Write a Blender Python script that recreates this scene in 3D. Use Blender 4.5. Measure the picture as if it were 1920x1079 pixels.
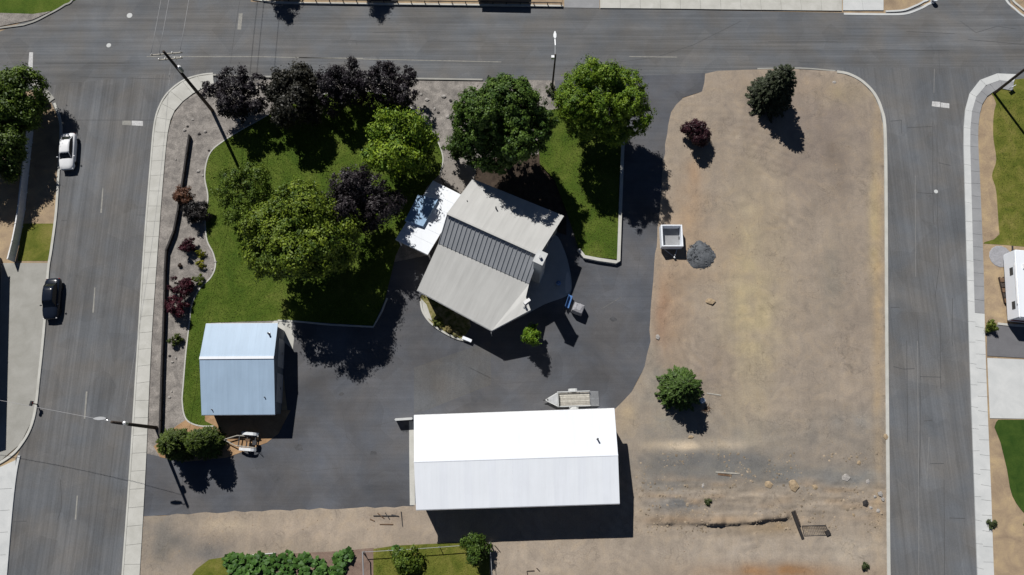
import bpy, bmesh, math, random
import numpy as np
from mathutils import Vector, Matrix
from mathutils.geometry import delaunay_2d_cdt, tessellate_polygon

# ------------------------------------------------------------------ camera, sky, sun
for o in list(bpy.data.objects): bpy.data.objects.remove(o)
scene = bpy.context.scene
col = scene.collection
F = 1400.0; TH = math.radians(14.0); H = 85.0          # focal length in photo pixels, tilt, drone height
SUN_AZ = math.radians(27.5); SUN_EL = math.radians(45.0)

cam_d = bpy.data.cameras.new('camera'); cam = bpy.data.objects.new('camera', cam_d); col.objects.link(cam)
cam_d.sensor_width = 36.0; cam_d.lens = F / 1920.0 * 36.0; cam_d.clip_start = 0.5; cam_d.clip_end = 3000
cam.location = (0, 0, H); cam.rotation_euler = (TH, 0, 0)
scene.camera = cam

world = bpy.data.worlds.new('World'); scene.world = world; world.use_nodes = True
wn = world.node_tree.nodes; wl = world.node_tree.links
sky = wn.new('ShaderNodeTexSky'); sky.sky_type = 'NISHITA'; sky.sun_disc = False
sky.sun_elevation = SUN_EL; sky.sun_rotation = -SUN_AZ
sky.air_density = 0.45; sky.dust_density = 0.1; sky.ozone_density = 1.0; sky.altitude = 1500
wn['Background'].inputs['Strength'].default_value = 0.05
wl.new(sky.outputs[0], wn['Background'].inputs[0])

sun_d = bpy.data.lights.new('sun', 'SUN'); sun_d.energy = 5.0; sun_d.angle = math.radians(0.5); sun_d.color = (1.0, 0.97, 0.925)
sun = bpy.data.objects.new('sun', sun_d); col.objects.link(sun)
SH = Vector((math.sin(SUN_AZ), -math.cos(SUN_AZ), 0))
sun.rotation_euler = (SH * math.cos(SUN_EL) + Vector((0, 0, -math.sin(SUN_EL)))).to_track_quat('-Z', 'Y').to_euler()
sun.location = (-30, 60, 80)
scene.view_settings.view_transform = 'Standard'; scene.view_settings.look = 'None'
scene.view_settings.exposure = 0.0; scene.view_settings.gamma = 1.0
scene.view_settings.use_curve_mapping = False
scene.render.resolution_x = 1024; scene.render.resolution_y = 575

# ------------------------------------------------------------------ helpers
rng = np.random.default_rng(7); random.seed(7)

def P(px, py, z=0.0):
    """photo pixel -> point of the place at height z"""
    u = px - 960; v = 540 - py
    dx, dy, dz = u, v * math.cos(TH) + F * math.sin(TH), v * math.sin(TH) - F * math.cos(TH)
    t = (z - H) / dz
    return Vector((dx * t, dy * t, z))
def PP(pts, z=0.0): return [P(x, y, z) for x, y in pts]
def smooth_line(pts, closed=False, n=6):
    out = []; m = len(pts)
    rngi = range(m if closed else m - 1)
    for i in rngi:
        if closed: p0, p1, p2, p3 = pts[(i-1) % m], pts[i], pts[(i+1) % m], pts[(i+2) % m]
        else: p0, p1, p2, p3 = pts[max(i-1, 0)], pts[i], pts[i+1], pts[min(i+2, m-1)]
        for k in range(n):
            t = k / n
            out.append(tuple(0.5 * ((2*p1[a]) + (-p0[a]+p2[a])*t + (2*p0[a]-5*p1[a]+4*p2[a]-p3[a])*t*t + (-p0[a]+3*p1[a]-3*p2[a]+p3[a])*t**3) for a in range(2)))
    if not closed: out.append(tuple(pts[-1]))
    return out

def tag(o, label=None, cat=None, group=None, kind=None):
    if label: o['label'] = label
    if cat: o['category'] = cat
    if group: o['group'] = group
    if kind: o['kind'] = kind
    return o
def thing(name, label, cat, loc=(0, 0, 0), rotz=0.0, group=None):
    o = bpy.data.objects.new(name, None); col.objects.link(o); o.empty_display_size = 0.3
    o.location = loc; o.rotation_euler = (0, 0, rotz)
    return tag(o, label, cat, group)

def world_of(o):
    m = Matrix.LocRotScale(o.location, o.rotation_euler, o.scale)
    return world_of(o.parent) @ m if o.parent else m

class MB:
    def __init__(s): s.v = []; s.f = []
    def add(s, vs, fs):
        b = len(s.v); s.v += [tuple(v) for v in vs]; s.f += [tuple(i + b for i in f) for f in fs]; return s
    def box(s, c, size, rz=0.0, rx=0.0, ry=0.0):
        M = Matrix.Translation(c) @ Matrix.Rotation(rz, 4, 'Z') @ Matrix.Rotation(ry, 4, 'Y') @ Matrix.Rotation(rx, 4, 'X')
        x, y, z = [q / 2 for q in size]
        vs = [M @ Vector(p) for p in ((-x,-y,-z),(x,-y,-z),(x,y,-z),(-x,y,-z),(-x,-y,z),(x,-y,z),(x,y,z),(-x,y,z))]
        return s.add(vs, [(0,3,2,1),(4,5,6,7),(0,1,5,4),(1,2,6,5),(2,3,7,6),(3,0,4,7)])
    def beam(s, a, b, w, h):
        a, b = Vector(a), Vector(b); d = b - a; L = d.length
        if L < 1e-5: return s
        d.normalize(); up = Vector((0,0,1)) if abs(d.z) < .95 else Vector((0,1,0))
        r = d.cross(up).normalized(); u = r.cross(d)
        vs = [q + r*i*w/2 + u*j*h/2 for q in (a, b) for i, j in ((-1,-1),(1,-1),(1,1),(-1,1))]
        return s.add(vs, [(0,1,2,3),(7,6,5,4),(0,4,5,1),(1,5,6,2),(2,6,7,3),(3,7,4,0)])
    def tube(s, pts, rad, n=8, caps=True):
        pts = [Vector(p) for p in pts]; rs = rad if isinstance(rad, (list, tuple)) else [rad] * len(pts)
        vs = []; fs = []
        for i, p in enumerate(pts):
            d = (pts[min(i+1, len(pts)-1)] - pts[max(i-1, 0)]).normalized()
            up = Vector((0,0,1)) if abs(d.z) < .9 else Vector((1,0,0))
            r = d.cross(up).normalized(); u = r.cross(d)
            for k in range(n):
                a = 2*math.pi*k/n; vs.append(p + (r*math.cos(a) + u*math.sin(a)) * rs[i])
        for i in range(len(pts)-1):
            for k in range(n):
                a, b = i*n+k, i*n+(k+1) % n; fs.append((a, b, b+n, a+n))
        if caps: fs.append(tuple(range(n-1, -1, -1))); fs.append(tuple(range((len(pts)-1)*n, len(pts)*n)))
        return s.add(vs, fs)
    def lathe(s, c, prof, n=16, axis='Z', rz=0.0):
        c = Vector(c); vs = []; fs = []
        for r, z in prof:
            for k in range(n):
                a = 2*math.pi*k/n
                p = Vector((r*math.cos(a), r*math.sin(a), z))
                if axis == 'X': p = Vector((p.z, p.x, p.y))
                if axis == 'Y': p = Vector((p.x, p.z, p.y))
                vs.append(c + Matrix.Rotation(rz, 3, 'Z') @ p)
        for i in range(len(prof)-1):
            for k in range(n):
                a, b = i*n+k, i*n+(k+1) % n; fs.append((a, b, b+n, a+n))
        fs.append(tuple(range(n-1, -1, -1))); fs.append(tuple(range((len(prof)-1)*n, len(prof)*n)))
        return s.add(vs, fs)
    def prism(s, poly, z0, z1):
        n = len(poly)
        tris = tessellate_polygon([[Vector((p[0], p[1], 0)) for p in poly]])
        vs = [(p[0], p[1], z1) for p in poly] + [(p[0], p[1], z0) for p in poly]
        fs = [tuple(t) for t in tris] + [tuple(i+n for i in reversed(t)) for t in tris]
        fs += [(i, (i+1) % n, (i+1) % n + n, i + n) for i in range(n)]
        return s.add(vs, fs)
    def sheet(s, poly, z=None):
        tris = tessellate_polygon([[Vector((p[0], p[1], 0)) for p in poly]])
        return s.add([(p[0], p[1], p[2] if z is None else z) for p in poly], [tuple(t) for t in tris])
    def loft(s, rings, closed=True, caps=True):
        n = len(rings[0]); vs = [p for r in rings for p in r]; fs = []
        for i in range(len(rings)-1):
            for k in range(n if closed else n-1):
                a, b = i*n+k, i*n+(k+1) % n; fs.append((a, b, b+n, a+n))
        if caps: fs.append(tuple(range(n-1, -1, -1))); fs.append(tuple(range((len(rings)-1)*n, len(rings)*n)))
        return s.add(vs, fs)
    def build(s, name, mat, parent=None, world=True, smooth=False, bevel=0.0, kind=None):
        me = bpy.data.meshes.new(name)
        vs = s.v
        if parent is not None and world:
            M = world_of(parent).inverted(); vs = [tuple(M @ Vector(v)) for v in vs]
        me.from_pydata(vs, [], s.f)
        bm = bmesh.new(); bm.from_mesh(me); bmesh.ops.recalc_face_normals(bm, faces=bm.faces)
        if bevel: bmesh.ops.bevel(bm, geom=list(bm.edges), offset=bevel, segments=2, affect='EDGES', clamp_overlap=True)
        bm.to_mesh(me); bm.free()
        if smooth: me.polygons.foreach_set('use_smooth', [True]*len(me.polygons))
        me.materials.append(mat)
        o = bpy.data.objects.new(name, me); col.objects.link(o)
        if parent is not None: o.parent = parent
        if kind: o['kind'] = kind
        return o

def fix_up(o):
    """make a single sheet face upward"""
    me = o.data
    if len(me.polygons) and sum(p.normal.z * p.area for p in me.polygons) < 0: me.flip_normals()
    return o

def sheet(name, pts, z, mat, kind='structure', parent=None, smooth_n=0):
    if smooth_n: pts = smooth_line(pts, True, smooth_n)
    o = MB().sheet(PP(pts, z)).build(name, mat, parent, kind=kind if parent is None else None)
    return fix_up(o)

def np_mesh(name, verts, faces_flat, nper, mat, parent=None, cols=None, smooth=False):
    me = bpy.data.meshes.new(name); nv = len(verts); nf = len(faces_flat)//nper
    me.vertices.add(nv); me.vertices.foreach_set('co', np.asarray(verts, np.float32).ravel())
    me.loops.add(nf*nper); me.loops.foreach_set('vertex_index', np.asarray(faces_flat, np.int32))
    me.polygons.add(nf); me.polygons.foreach_set('loop_start', np.arange(0, nf*nper, nper, dtype=np.int32))
    if smooth: me.polygons.foreach_set('use_smooth', np.ones(nf, dtype=bool))
    if cols is not None:
        a = me.color_attributes.new('Col', 'FLOAT_COLOR', 'POINT')
        c = np.ones((nv, 4), np.float32); c[:, :3] = cols; a.data.foreach_set('color', c.ravel())
    me.update(calc_edges=True); me.materials.append(mat)
    o = bpy.data.objects.new(name, me); col.objects.link(o)
    if parent is not None: o.parent = parent
    return o

def inside(poly, X, Y):
    c = np.zeros(len(X), bool); n = len(poly); j = n-1
    for i in range(n):
        xi, yi = poly[i][0], poly[i][1]; xj, yj = poly[j][0], poly[j][1]
        k = ((yi > Y) != (yj > Y)) & (X < (xj-xi)*(Y-yi)/((yj-yi) if yj != yi else 1e-9)+xi)
        c ^= k; j = i
    return c

# ------------------------------------------------------------------ materials
def srgb(r, g, b):
    f = lambda c: (c/255/12.92) if c/255 <= .04045 else ((c/255+.055)/1.055)**2.4
    return (f(r), f(g), f(b))
def new_mat(name):
    m = bpy.data.materials.new(name); m.use_nodes = True
    return m, m.node_tree.nodes, m.node_tree.links, m.node_tree.nodes['Principled BSDF']
def mix_node(N, L, kind, fac, a, b):
    n = N.new('ShaderNodeMix'); n.data_type = 'RGBA'; n.blend_type = kind
    if isinstance(fac, (int, float)): n.inputs[0].default_value = fac
    else: L.new(fac, n.inputs[0])
    for sock, val in ((n.inputs[6], a), (n.inputs[7], b)):
        if isinstance(val, tuple): sock.default_value = (*val, 1)
        else: L.new(val, sock)
    return n.outputs[2]
def noise(N, L, scale, detail=4, rough=.55, stretch=(1,1,1), dist=0.0, rot=0.0):
    tc = N.new('ShaderNodeTexCoord'); mp = N.new('ShaderNodeMapping'); mp.inputs['Scale'].default_value = stretch
    src = tc.outputs['Object']
    if rot:
        m0 = N.new('ShaderNodeMapping'); m0.inputs['Rotation'].default_value = (0, 0, rot); L.new(src, m0.inputs[0]); src = m0.outputs[0]
    L.new(src, mp.inputs[0])
    t = N.new('ShaderNodeTexNoise'); t.inputs['Scale'].default_value = scale; t.inputs['Detail'].default_value = detail
    t.inputs['Roughness'].default_value = rough; t.inputs['Distortion'].default_value = dist
    L.new(mp.outputs[0], t.inputs[0]); return t.outputs[0]
def ramp(N, L, src, stops):
    r = N.new('ShaderNodeValToRGB'); e = r.color_ramp.elements
    while len(e) < len(stops): e.new(0.5)
    for k, (p, c) in zip(e, stops):
        k.position = p; k.color = (*c, 1) if isinstance(c, tuple) else (c, c, c, 1)
    L.new(src, r.inputs[0]); return r.outputs[0]
def bump(N, L, bs, src, strength, dist=.05):
    b = N.new('ShaderNodeBump'); b.inputs['Strength'].default_value = strength; b.inputs['Distance'].default_value = dist
    L.new(src, b.inputs['Height']); L.new(b.outputs[0], bs.inputs['Normal'])

def mat_plain(name, c, rough=.6, metal=0.0, var=.12, scale=3.0, spec=.4, bumpy=0.0):
    m, N, L, B = new_mat(name)
    n1 = noise(N, L, scale, 5)
    k = ramp(N, L, n1, [(.3, 1-var), (.7, 1+var)])
    L.new(mix_node(N, L, 'MULTIPLY', 1.0, c, k), B.inputs['Base Color'])
    B.inputs['Roughness'].default_value = rough; B.inputs['Metallic'].default_value = metal
    B.inputs['Specular IOR Level'].default_value = spec
    if bumpy: bump(N, L, B, n1, bumpy)
    return m
def mat_roof(name, c, rough, rot=0.0, streak=.06, blot=.05):
    m, N, L, B = new_mat(name)
    a = ramp(N, L, noise(N, L, 1.0, 4, .6, (2.6, .10, 1), rot=rot), [(.3, 1-streak), (.55, 1.0), (.75, 1+streak*.5)])
    b = ramp(N, L, noise(N, L, .35, 5, .6, dist=.5), [(.3, 1-blot), (.7, 1+blot*.6)])
    d = ramp(N, L, noise(N, L, 1.0, 5, .7, (7, .35, 1), .4, rot=rot), [(.22, (.86, .84, .80)), (.36, (1., 1., 1.))])
    x = mix_node(N, L, 'MULTIPLY', 1.0, c, a); x = mix_node(N, L, 'MULTIPLY', 1.0, x, b); x = mix_node(N, L, 'MULTIPLY', .7, x, d)
    L.new(x, B.inputs['Base Color']); B.inputs['Roughness'].default_value = rough; B.inputs['Specular IOR Level'].default_value = .35
    return m
def mat_asphalt(name, c, ew, streak=.16, blot=.16, speck=.18, seed=0.0):
    """ew: the street runs east-west"""
    sw = lambda a, b: (b, a, 1) if ew else (a, b, 1)
    m, N, L, B = new_mat(name)
    a = ramp(N, L, noise(N, L, .12, 5, .6, dist=.6), [(.3, 1-blot), (.7, 1+blot)])
    s1 = ramp(N, L, noise(N, L, 1.0, 4, .6, sw(1.1, .03)), [(.3, 1-streak), (.7, 1+streak)])
    s2 = ramp(N, L, noise(N, L, 1.0, 3, .5, sw(4.5, .08), .3), [(.35, 1-streak*.7), (.65, 1+streak*.5)])
    sp = ramp(N, L, noise(N, L, 9.0, 4, .75), [(.3, 1-speck), (.72, 1+speck)])
    v = N.new('ShaderNodeTexVoronoi'); v.inputs['Scale'].default_value = .35
    tc = N.new('ShaderNodeTexCoord'); L.new(tc.outputs['Object'], v.inputs[0])
    pt = ramp(N, L, v.outputs['Color'], [(.2, .94), (.8, 1.06)])
    x = mix_node(N, L, 'MULTIPLY', 1.0, c, a)
    for q in (s1, s2, sp, pt): x = mix_node(N, L, 'MULTIPLY', 1.0, x, q)
    hue = ramp(N, L, noise(N, L, .22, 3), [(.35, (1.05, 1.0, .94)), (.65, (.96, 1.0, 1.05))])
    x = mix_node(N, L, 'MULTIPLY', 1.0, x, hue)
    L.new(x, B.inputs['Base Color']); B.inputs['Roughness'].default_value = .9; B.inputs['Specular IOR Level'].default_value = .25
    bump(N, L, B, noise(N, L, 22, 3, .7), .35, .02)
    return m
def mat_ground(name, stops, scale, speck=.25, bmp=.5, spscale=14, detail=7, dist=.5, stretch=(1,1,1)):
    m, N, L, B = new_mat(name)
    a = ramp(N, L, noise(N, L, scale, detail, .62, stretch, dist), stops)
    sp = ramp(N, L, noise(N, L, spscale, 4, .7), [(.3, 1-speck), (.72, 1+speck)])
    x = mix_node(N, L, 'MULTIPLY', 1.0, a, sp)
    L.new(x, B.inputs['Base Color']); B.inputs['Roughness'].default_value = .95; B.inputs['Specular IOR Level'].default_value = .15
    bump(N, L, B, noise(N, L, spscale*.6, 5, .7), bmp, .05)
    return m
def mat_vcol(name, rough=.9, speck=.3, scale=7, bmp=.5, trans=0.0, streak=0.0, spec=.15):
    """colour from the mesh's own colour attribute"""
    m, N, L, B = new_mat(name)
    at = N.new('ShaderNodeAttribute'); at.attribute_name = 'Col'
    x = at.outputs['Color']
    if speck:
        sp = ramp(N, L, noise(N, L, scale, 6, .72), [(.28, 1-speck), (.72, 1+speck)])
        x = mix_node(N, L, 'MULTIPLY', 1.0, x, sp)
        sp2 = ramp(N, L, noise(N, L, .55, 6, .65, dist=1.2), [(.3, (.86, .87, .89)), (.5, (1.0, 1.0, 1.0)), (.72, (1.12, 1.09, 1.03))])
        x = mix_node(N, L, 'MULTIPLY', 1.0, x, sp2)
    if streak:
        st = ramp(N, L, noise(N, L, 1.0, 4, .6, (2.2, .09, 1), 1.0), [(.3, 1-streak), (.5, 1.0), (.75, 1+streak)])
        x = mix_node(N, L, 'MULTIPLY', 1.0, x, st)
    L.new(x, B.inputs['Base Color']); B.inputs['Roughness'].default_value = rough
    B.inputs['Specular IOR Level'].default_value = spec
    if bmp: bump(N, L, B, noise(N, L, 4.5, 7, .75), bmp, .12)
    if trans:
        T = N.new('ShaderNodeBsdfTranslucent'); L.new(x, T.inputs[0])
        M = N.new('ShaderNodeMixShader'); M.inputs[0].default_value = trans
        L.new(B.outputs[0], M.inputs[1]); L.new(T.outputs[0], M.inputs[2])
        L.new(M.outputs[0], N['Material Output'].inputs[0])
    return m

M = {}
M['road_ew'] = mat_asphalt('asphalt_east_west', (.128, .131, .136), True)
M['road_ns'] = mat_asphalt('asphalt_north_south', (.128, .130, .134), False)
M['road_e'] = mat_asphalt('asphalt_newer_grey', (.132, .135, .140), False, streak=.12)
M['drive'] = mat_asphalt('asphalt_dark_sealed', (.094, .097, .107), True, streak=.06, blot=.30, speck=.12)
M['dirt'] = mat_vcol('bare_dirt', streak=.04, speck=.16, bmp=.25)
def wheel_marks(m, spots):
    N, L = m.node_tree.nodes, m.node_tree.links; B = N['Principled BSDF']; x = B.inputs['Base Color'].links[0].from_socket
    for (cx, cy, sc, amt, lo) in spots:
        tc = N.new('ShaderNodeTexCoord'); mp = N.new('ShaderNodeMapping'); mp.inputs['Location'].default_value = (-cx, -cy, 0); mp.inputs['Scale'].default_value = (1, 1, 0)
        L.new(tc.outputs['Object'], mp.inputs[0]); w = N.new('ShaderNodeTexWave'); w.wave_type = 'RINGS'; w.rings_direction = 'SPHERICAL'; w.inputs['Scale'].default_value = sc
        w.inputs['Distortion'].default_value = 9.0; w.inputs['Detail'].default_value = 3; w.inputs['Detail Scale'].default_value = .25; L.new(mp.outputs[0], w.inputs[0])
        k = ramp(N, L, w.outputs['Fac'], [(.1, 1-amt), (.5, 1.0), (.9, 1+amt*.7)]); ms = ramp(N, L, noise(N, L, .11, 3, .5), [(lo, 0.0), (lo+.12, 1.0)])
        x = mix_node(N, L, 'MULTIPLY', ms, x, k)
    for sc, wd, amt in ((.35, .006, .80), (.9, .008, .84), (2.4, .012, .86)):
        n_ = noise(N, L, sc, 3, .5, dist=.8); k = ramp(N, L, n_, [(.5-wd*2, 1.0), (.5, amt), (.5+wd*2, 1.0)])
        ms = ramp(N, L, noise(N, L, .3, 3, .5), [(.5, 0.0), (.58, 1.0)]); x = mix_node(N, L, 'MULTIPLY', ms, x, k)
    L.new(x, B.inputs['Base Color'])
wheel_marks(M['dirt'], [(24, 15, .34, .055, .54), (60, 4, .27, .04, .56)])
M['soil'] = mat_ground('dry_soil', [(.3, srgb(136, 119, 101)), (.5, srgb(158, 139, 115)), (.7, srgb(178, 157, 124))], .5)
M['gravel'] = mat_ground('landscape_gravel', [(.3, srgb(110, 106, 103)), (.5, srgb(135, 130, 125)), (.7, srgb(158, 152, 146))], .9, speck=.35, bmp=.9, spscale=9)
M['lawn'] = mat_ground('lawn_turf', [(.28, (.040, .078, .009)), (.45, (.064, .104, .012)), (.6, (.095, .130, .020)), (.78, (.15, .155, .040))], .32, speck=.35, bmp=.9, spscale=10)
M['lawn_dry'] = mat_ground('dry_lawn', [(.3, (.07, .095, .012)), (.5, (.13, .14, .025)), (.7, (.20, .18, .05))], .5, speck=.3, bmp=.9, spscale=10)
M['concrete'] = mat_ground('concrete_pale', [(.3, (.43, .425, .39)), (.7, (.55, .545, .51))], .6, speck=.07, bmp=.15)
M['concrete_grey'] = mat_ground('concrete_grey', [(.3, (.25, .255, .265)), (.7, (.31, .315, .325))], .6, speck=.08, bmp=.15)
M['concrete_old'] = mat_ground('concrete_weathered', [(.3, (.29, .285, .26)), (.7, (.37, .365, .34))], .5, speck=.12, bmp=.2)
M['concrete_new'] = mat_ground('concrete_white', [(.3, (.50, .515, .515)), (.7, (.60, .61, .605))], .6, speck=.05, bmp=.1)
M['paint'] = mat_ground('worn_white_paint', [(.3, (.42, .42, .42)), (.7, (.62, .62, .62))], 2.0, speck=.3, bmp=.1)
M['paint_old'] = mat_ground('faded_paint', [(.3, (.22, .22, .21)), (.7, (.33, .32, .29))], 2.0, speck=.3, bmp=.1)
M['tar'] = mat_plain('crack_sealant', (.075, .076, .08), .8)
M['white_metal'] = mat_roof('white_painted_steel', (.80, .835, .885), .5, 0.0, .035, .03)
M['blue_metal'] = mat_roof('pale_galvanised_steel', (.345, .462, .60), .45, 0.0, .07, .06)
M['grey_roof'] = mat_roof('light_grey_steel_roof', (.49, .49, .475), .6, math.radians(25), .08, .06)
M['trim'] = mat_plain('trim_white', (.72, .72, .72), .5)
M['wall_w'] = mat_plain('siding_white', (.62, .62, .60), .6)
M['wall_t'] = mat_plain('siding_tan', (.36, .32, .26), .7)
M['dark_roof'] = mat_plain('dark_shingle', (.035, .037, .042), .9, var=.3, scale=6)
M['wood_pole'] = mat_plain('weathered_pole_wood', (.055, .042, .034), .9, var=.3, scale=5)
M['wood_dark'] = mat_plain('dark_stained_wood', (.025, .022, .022), .8, var=.3, scale=4)
M['wood_brown'] = mat_plain('brown_timber', (.14, .085, .05), .85, var=.3, scale=4)
M['wood_grey'] = mat_plain('grey_timber', (.35, .33, .29), .85, var=.2, scale=4)
M['galv'] = mat_plain('galvanised', (.55, .56, .57), .4, metal=.5)
M['alu'] = mat_plain('bright_aluminium', (.78, .80, .82), .35, metal=.2)
M['steel_dark'] = mat_plain('dark_steel', (.05, .05, .055), .55, metal=.3)
M['wire'] = mat_plain('overhead_wire', (.33, .33, .34), .5)
M['rubber'] = mat_plain('tyre_rubber', (.018, .018, .019), .9)
M['glass_dark'] = mat_plain('car_glass', (.010, .012, .016), .08, spec=.6, var=.02)
M['paint_white_car'] = mat_plain('car_paint_white', (.75, .76, .78), .25, var=.02, spec=.5)
M['paint_navy_car'] = mat_plain('car_paint_navy', (.008, .012, .022), .22, var=.02, spec=.5)
M['lamp_red'] = mat_plain('tail_lamp', (.25, .01, .01), .3)
M['lamp_clear'] = mat_plain('head_lamp', (.75, .75, .75), .2)
M['blue_plastic'] = mat_plain('blue_plastic', (.07, .17, .40), .4)
M['cover'] = mat_plain('grey_tarp', (.30, .30, .32), .7, var=.2, scale=6, bumpy=.4)
M['rock'] = mat_plain('tan_boulder', (.33, .25, .16), .9, var=.3, scale=4, bumpy=.5)
M['rock_grey'] = mat_plain('grey_rubble', (.33, .31, .29), .9, var=.3, scale=5, bumpy=.5)
M['pile'] = mat_ground('dark_gravel', [(.3, (.085, .092, .102)), (.7, (.14, .15, .162))], 1.2, speck=.3, bmp=1.0, spscale=7)
M['bark'] = mat_plain('bark', (.07, .05, .035), .95, var=.3, scale=6, bumpy=.5)
M['leaf'] = mat_vcol('leaves', rough=.55, speck=0, bmp=0, trans=.10, spec=.25)
M['leaf_dark'] = mat_vcol('leaves_dark', rough=.5, speck=0, bmp=0, trans=.08, spec=.3)
M['grass'] = mat_vcol('grass_blades', rough=.7, speck=0, bmp=0, trans=.2, spec=.2)
M['clod'] = mat_vcol('clods', rough=.95, speck=0, bmp=0)
M['seam'] = mat_plain('pale_asphalt_seam', (.19, .19, .19), .9)
M['door'] = mat_plain('door_grey', (.40, .41, .42), .5)
M['glass'] = mat_plain('window_glass', (.03, .04, .05), .08, spec=.6)

# ------------------------------------------------------------------ the setting: ground, streets, pavements
g = MB().sheet([(-600, -500, 0), (600, -500, 0), (600, 700, 0), (-600, 700, 0)]).build('ground', M['soil'], kind='structure'); fix_up(g)
north_street = sheet('north_street', [(-900, -5), (0, 60), (120, 10), (300, -700), (470, -700), (470, 4), (560, 9), (1056, 14), (1125, 17), (1660, 26), (1745, 8), (1760, -700), (1875, -700), (1895, 15), (1930, 40), (2800, 75), (2800, 168), (-900, 170)], .012, M['road_ew'])
west_street = sheet('west_street', [(40, 140), (100, 160), (400, 130), (400, 160), (312, 190), (296, 230), (284, 420), (267, 640), (252, 880), (236, 1090), (200, 1700), (-60, 1700), (-5, 1090), (20, 880), (60, 800), (80, 620), (95, 470), (112, 330), (118, 240), (80, 160)], .017, M['road_ns'])
east_street = sheet('east_street', [(1550, 128), (1900, 128), (1875, 150), (1830, 170), (1812, 210), (1810, 300), (1815, 500), (1820, 640), (1828, 860), (1840, 1090), (1880, 1700), (1680, 1700), (1668, 1090), (1664, 640), (1660, 250), (1640, 180), (1600, 150)], .017, M['road_e'])

def lines(parent, name, mat, z, segs, w):
    """thin strips of sealant or paint lying on a street, one object each"""
    for s in segs:
        pts = [P(x, y, z) for x, y in s]
        mb = MB()
        for a, b in zip(pts[:-1], pts[1:]):
            d = (b - a).normalized(); n = Vector((-d.y, d.x, 0)) * w / 2
            mb.add([a - n, a + n, b + n, b - n], [(0, 1, 2, 3)])
        fix_up(mb.build(name, mat, parent))
lines(north_street, 'sealed_crack', M['tar'], .021, [[(1085, 147), (1140, 120), (1230, 108), (1300, 85), (1390, 40)], [(450, 0), (440, 60), (432, 120)], [(800, 78), (905, 79)], [(640, 75), (668, 77), (669, 86)], [(1440, 79), (1570, 79)], [(1650, 94), (1780, 96)], [(1500, 118), (1640, 119)], [(1800, 40), (1830, 62), (1870, 50), (1905, 55)], [(1700, 60), (1790, 64)], [(1815, 75), (1920, 84)], [(1760, 95), (1762, 140)], [(700, 62), (770, 60)]], .045)
lines(north_street, 'pale_seam', M['paint_old'], .0215, [[(275, 107), (480, 107), (700, 112), (940, 117)], [(1180, 107), (1270, 108)], [(560, 109), (680, 110)]], .11)
lines(west_street, 'sealed_crack', M['tar'], .026, [[(85, 119), (235, 119)], [(120, 226), (290, 226)], [(148, 145), (320, 149)], [(25, 979), (50, 978)], [(113, 900), (116, 950), (108, 975)], [(255, 404), (272, 404)], [(115, 414), (125, 414)]], .05)
lines(east_street, 'sealed_crack', M['tar'], .026, [[(1749, 230), (1749, 350), (1750, 420)], [(1757, 235), (1757, 370), (1761, 500), (1753, 560)], [(1720, 600), (1725, 680), (1726, 820), (1722, 950), (1724, 1079)], [(1720, 362), (1750, 364)], [(1675, 688), (1694, 693), (1715, 692)], [(1763, 600), (1764, 730)], [(1725, 707), (1764, 708)], [(1786, 560), (1785, 640), (1787, 650)], [(1770, 900), (1771, 1079)], [(1670, 228), (1690, 226), (1690, 250)], [(1700, 240), (1748, 238)], [(1760, 306), (1782, 311)], [(1780, 972), (1810, 973)], [(1744, 870), (1770, 870)], [(1700, 640), (1702, 830)], [(1670, 577), (1687, 577)], [(1732, 790), (1748, 789)]], .06)
lines(east_street, 'pale_seam', M['seam'], .0265, [[(1720, 640), (1722, 830), (1723, 1079)], [(1742, 820), (1738, 900)], [(1716, 330), (1717, 520)], [(1752, 130), (1751, 175)]], .08)
def patch(name, pts, z, mat, parent): return sheet(name, pts, z, mat, parent=parent)
patch('painted_bar', [(55, 99), (62, 99), (61, 134), (52, 134)], .023, M['paint'], north_street)
patch('painted_bar', [(448, 26), (455, 26), (452, 57), (445, 56)], .023, M['paint_old'], north_street)
patch('painted_bar', [(247, 227), (268, 228), (268, 237), (247, 236)], .0275, M['paint'], west_street)
patch('painted_bar', [(229, 227), (246, 227), (246, 236), (229, 235)], .0275, M['paint_old'], west_street)
patch('painted_bar', [(1748, 191), (1763, 192), (1763, 202), (1747, 200)], .0275, M['paint'], east_street)
patch('painted_bar', [(1764, 193), (1780, 195), (1780, 204), (1764, 202)], .0275, M['paint'], east_street)
for s in ([(192, 354), (194, 354), (191, 400), (188, 400)], [(177, 540), (179, 540), (176, 587), (173, 587)], [(161, 735), (164, 735), (160, 786), (157, 786)], [(144, 930), (146, 930), (143, 975), (140, 975)]):
    patch('lane_dash', s, .0275, M['paint_old'], west_street)

def cover(px, py, r, mat, label, group=None):
    c = P(px, py, .016)
    o = thing('manhole_cover', label, 'manhole cover', c, group=group)
    MB().lathe(c, [(r, 0), (r, .012), (r*.96, .016), (r*.75, .016)], 20).build('collar', mat, o)
    MB().lathe(c, [(r*.74, .0), (r*.74, .02), (r*.1, .022)], 16).build('lid', mat, o)
cover(243, 30, .36, M['concrete_new'], 'larger pale manhole cover in the middle of the north-west crossing', 'pale covers in the north-west crossing')
cover(204, 86, .30, M['concrete_new'], 'pale manhole cover nearer the street corner with the big green tree', 'pale covers in the north-west crossing')
cover(1755, 360, .24, M['concrete_new'], 'small pale cover in the east street beside the sealed crack')

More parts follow.
